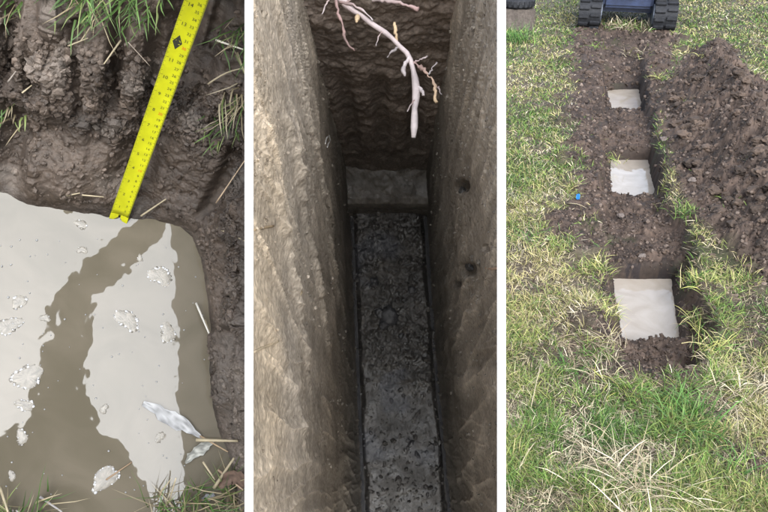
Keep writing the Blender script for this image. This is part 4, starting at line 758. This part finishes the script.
# --- excavator
def box(bm, x0, x1, y0, y1, z0, z1, bev=.0):
    r = bmesh.ops.create_cube(bm, size=1.0, matrix=Matrix.Translation(((x0 + x1) / 2, (y0 + y1) / 2, (z0 + z1) / 2)) @ Matrix.Diagonal((x1 - x0, y1 - y0, z1 - z0, 1)))
    if bev: es = {e for v in r['verts'] for e in v.link_edges}; bmesh.ops.bevel(bm, geom=list(es), offset=bev, segments=2, affect='EDGES')
def cyl(bm, p0, p1, r, seg=20):
    p0, p1 = Vector(p0), Vector(p1); d = p1 - p0; bmesh.ops.create_cone(bm, cap_ends=True, segments=seg, radius1=r, radius2=r, depth=d.length, matrix=Matrix.Translation((p0 + p1) / 2) @ d.to_track_quat('Z', 'Y').to_matrix().to_4x4())
def bmo(name, fn, mat, root):
    bm = bmesh.new(); fn(bm); me = bpy.data.meshes.new(name); bm.to_mesh(me); bm.free(); return link(name, me, mat, root)
gl = ground(np.array(587.), np.array(29.)); gr_ = ground(np.array(660.), np.array(36.)); ctr3 = (gl + gr_) / 2; yaw = -math.radians(15.5); half = .53; half = np.linalg.norm(gr_ - gl) / 2
ex = thing('mini_excavator', 'dark blue mini excavator on black rubber tracks beyond the pits', 'excavator', (ctr3[0], ctr3[1] - .08, -.01)); ex.rotation_euler = (0, 0, yaw)
TWD, THH, TLN = .30, .46, 1.55
def track(cxp):
    r = THH / 2 - .03; ys_ = []; nA = 14
    for k in range(nA + 1): a = -math.pi / 2 - math.pi * k / nA; ys_.append((r + r * math.cos(a), r + .03 + r * math.sin(a)))
    for k in range(nA + 1): a = math.pi / 2 - math.pi * k / nA; ys_.append((TLN - r + r * math.cos(a), r + .03 + r * math.sin(a)))
    P = np.array(ys_); Pc_ = np.vstack([P, P[:1]]); d = np.r_[0, np.cumsum(np.hypot(*np.diff(Pc_, axis=0).T))]; cen_ = np.array([TLN / 2, r + .03])
    def belt(bm):
        vs_ = []
        for off in (0, -.035):
            for x in (-TWD / 2, TWD / 2):
                row = []
                for p in P:
                    c0 = np.array([min(max(p[0], r), TLN - r), r + .03]); n_ = (p - c0) / (np.linalg.norm(p - c0) + 1e-9); q = p + n_ * off; row.append(bm.verts.new((cxp + x, q[0], q[1])))
                vs_.append(row)
        N = len(P)
        for a, b in ((0, 1), (3, 2), (1, 3), (2, 0)):
            for k in range(N): bm.faces.new((vs_[a][k], vs_[a][(k + 1) % N], vs_[b][(k + 1) % N], vs_[b][k]))
        bmesh.ops.recalc_face_normals(bm, faces=bm.faces)
    tr = bmo('track_belt', belt, M_RUBBER, ex)
    nl = 34; mesh = None
    for k in range(nl):
        s = d[-1] * k / nl; p = np.array([np.interp(s, d, Pc_[:, j]) for j in (0, 1)]); c0 = np.array([min(max(p[0], r), TLN - r), r + .03]); n_ = (p - c0) / np.linalg.norm(p - c0)
        if mesh is None:
            bm = bmesh.new()
            for sx_ in (-1, 1): box(bm, sx_ * TWD * .26 - TWD * .22, sx_ * TWD * .26 + TWD * .22, -.022 + sx_ * .012, .022 + sx_ * .012, -.006, .032, .006)
            mesh = bpy.data.meshes.new('tread_lug'); bm.to_mesh(mesh); bm.free(); mesh.materials.append(M_RUBBER)
        o = link('tread_lug', mesh, None, tr); o.location = (cxp, p[0], p[1]); o.rotation_euler = (math.atan2(-n_[0], n_[1]), 0, 0)
    def roll(bm):
        for yy in (r, TLN - r): cyl(bm, (cxp - TWD * .3, yy, r + .03), (cxp + TWD * .3, yy, r + .03), r - .045, 24)
        for yy in np.linspace(r + .25, TLN - r - .25, 3): cyl(bm, (cxp - TWD * .3, yy, .11), (cxp + TWD * .3, yy, .11), .07)
    bmo('rollers', roll, M_STEEL, ex)
    s = -1 if cxp > 0 else 1; bmo('track_frame', lambda bm: (box(bm, cxp - .1 , cxp + .1 , r, TLN - r, .13, THH - .1, .015), cyl(bm, (cxp + s * (TWD / 2 - .03), r, r + .03), (cxp + s * (TWD / 2 + .015), r, r + .03), .16, 24)), M_STEEL, ex)
track(-half); track(half)
bmo('undercarriage', lambda bm: (box(bm, -half + .1, half - .1, .45, 1.15, .22, .42, .03), box(bm, -.34, .34, .28, .55, .30, .48, .04)), M_NAVY, ex)
bmo('turntable', lambda bm: cyl(bm, (0, .8, .40), (0, .8, .52), .3, 32), M_STEEL, ex)
def house(bm): box(bm, -.5, .5, .30, 1.55, .52, .86, .06); box(bm, -.47, .47, 1.05, 1.6, .8, 1.08, .07)
bmo('house', house, M_NAVY, ex)
bmo('seat', lambda bm: (box(bm, -.2, .2, .62, .98, .86, .96, .03), box(bm, -.2, .2, .94, 1.04, .94, 1.3, .03)), M_BLACK, ex)
bmo('swing_post', lambda bm: (box(bm, -.12, .12, .10, .34, .50, .80, .03),), M_NAVY, ex)
for s in (-1, 1):
    pts = np.array([(s * .10, .14, .62), (s * .17, .08, .56), (s * .26, .12, .50), (s * .36, .26, .46)]); V, fs = tube(np.array([[np.interp(t, [0, 1, 2, 3], pts[:, k]) for k in range(3)] for t in np.linspace(0, 3, 14)]), np.full(14, .018), 8); link('hydraulic_hose', mesh_np('hydraulic_hose', V, fs), M_BLACK, ex)
def boom(bm):
    for a, b, w_ in (((.0, .22, .78), (.95, .55, 1.35), .13), ((.95, .55, 1.35), (1.25, .75, .75), .11)):
        a, b = Vector(a), Vector(b); dv = b - a; bmesh.ops.create_cube(bm, size=1, matrix=Matrix.Translation((a + b) / 2) @ dv.to_track_quat('Z', 'Y').to_matrix().to_4x4() @ Matrix.Diagonal((w_, w_, dv.length + .08, 1)))
bmo('boom', boom, M_NAVY, ex)
def bucket(bm):
    prof = [(.0, .0), (.02, -.2), (.10, -.32), (.24, -.36), (.30, -.30), (.16, -.22), (.10, -.02)]
    a = [bm.verts.new((1.12, .66 + p[0], .74 + p[1])) for p in prof]; b = [bm.verts.new((1.38, .66 + p[0], .74 + p[1])) for p in prof]; N = len(prof)
    bm.faces.new(a); bm.faces.new(b[::-1])
    for k in range(N): bm.faces.new((a[k], b[k], b[(k + 1) % N], a[(k + 1) % N]))
    bmesh.ops.recalc_face_normals(bm, faces=bm.faces)
bmo('digging_bucket', bucket, M_STEEL, ex)
# --- timber block with a black tyre on it
q = ground(np.array(520.), np.array(31.)); sc_ = np.linalg.norm(q - CAMP) / F
hw = 14.5 * sc_
tb_ = thing('timber_block', 'weathered grey brown timber block standing in the grass', 'timber', (q[0] - 2 * sc_, q[1] + hw * .9, 0))
def wood(bm):
    box(bm, -hw, hw, -hw * .9, hw * .9, -.03, .29, .0); bmesh.ops.subdivide_edges(bm, edges=bm.edges[:], cuts=9, use_grid_fill=True)
me_o = bmo('timber', wood, M_WOOD, tb_); me = me_o.data; V = np.array([v.co[:] for v in me.vertices]); nn = np.stack([fbm(V * np.array([1, 1, .15]) + k * 9, 18, 3, 600 + k) for k in range(3)], 1); V = V + nn * np.array([.018, .018, .012]); me.vertices.foreach_set('co', V.astype(np.float32).ravel()); me.update()
a = me.color_attributes.new('Col', 'FLOAT_COLOR', 'POINT'); c4 = np.ones((len(V), 4), np.float32); c4[:, :3] = np.array([.085, .07, .06]) * (1 + .5 * fbm(V * np.array([1, 1, .12]), 30, 3, 611))[:, None]; a.data.foreach_set('color', c4.ravel())
tyre = thing('small_tyre', 'small black tyre lying on the timber block', 'tyre', (q[0] - 2 * sc_, q[1] + hw * .9, .295))
def tor(bm):
    R_, r_ = hw * .78, hw * .30; rows = []
    for i in range(32):
        a = 2 * math.pi * i / 32; row = []
        for k in range(12):
            b = 2 * math.pi * k / 12; rr = R_ + r_ * math.cos(b) * 1.0; row.append(bm.verts.new((rr * math.cos(a), rr * math.sin(a), r_ * .95 + r_ * math.sin(b))))
        rows.append(row)
    for i in range(32):
        for k in range(12): bm.faces.new((rows[i][k], rows[(i + 1) % 32][k], rows[(i + 1) % 32][(k + 1) % 12], rows[i][(k + 1) % 12]))
bmo('tyre_ring', tor, M_RUBBER, tyre)
bmo('tread_block', lambda bm: [bmesh.ops.create_cube(bm, size=1, matrix=Matrix.Rotation(2 * math.pi * i / 20, 4, 'Z') @ Matrix.Translation((hw * 1.08, 0, hw * .29)) @ Matrix.Diagonal((hw * .06, hw * .18, hw * .34, 1))) for i in range(20)] and None, M_RUBBER, tyre)
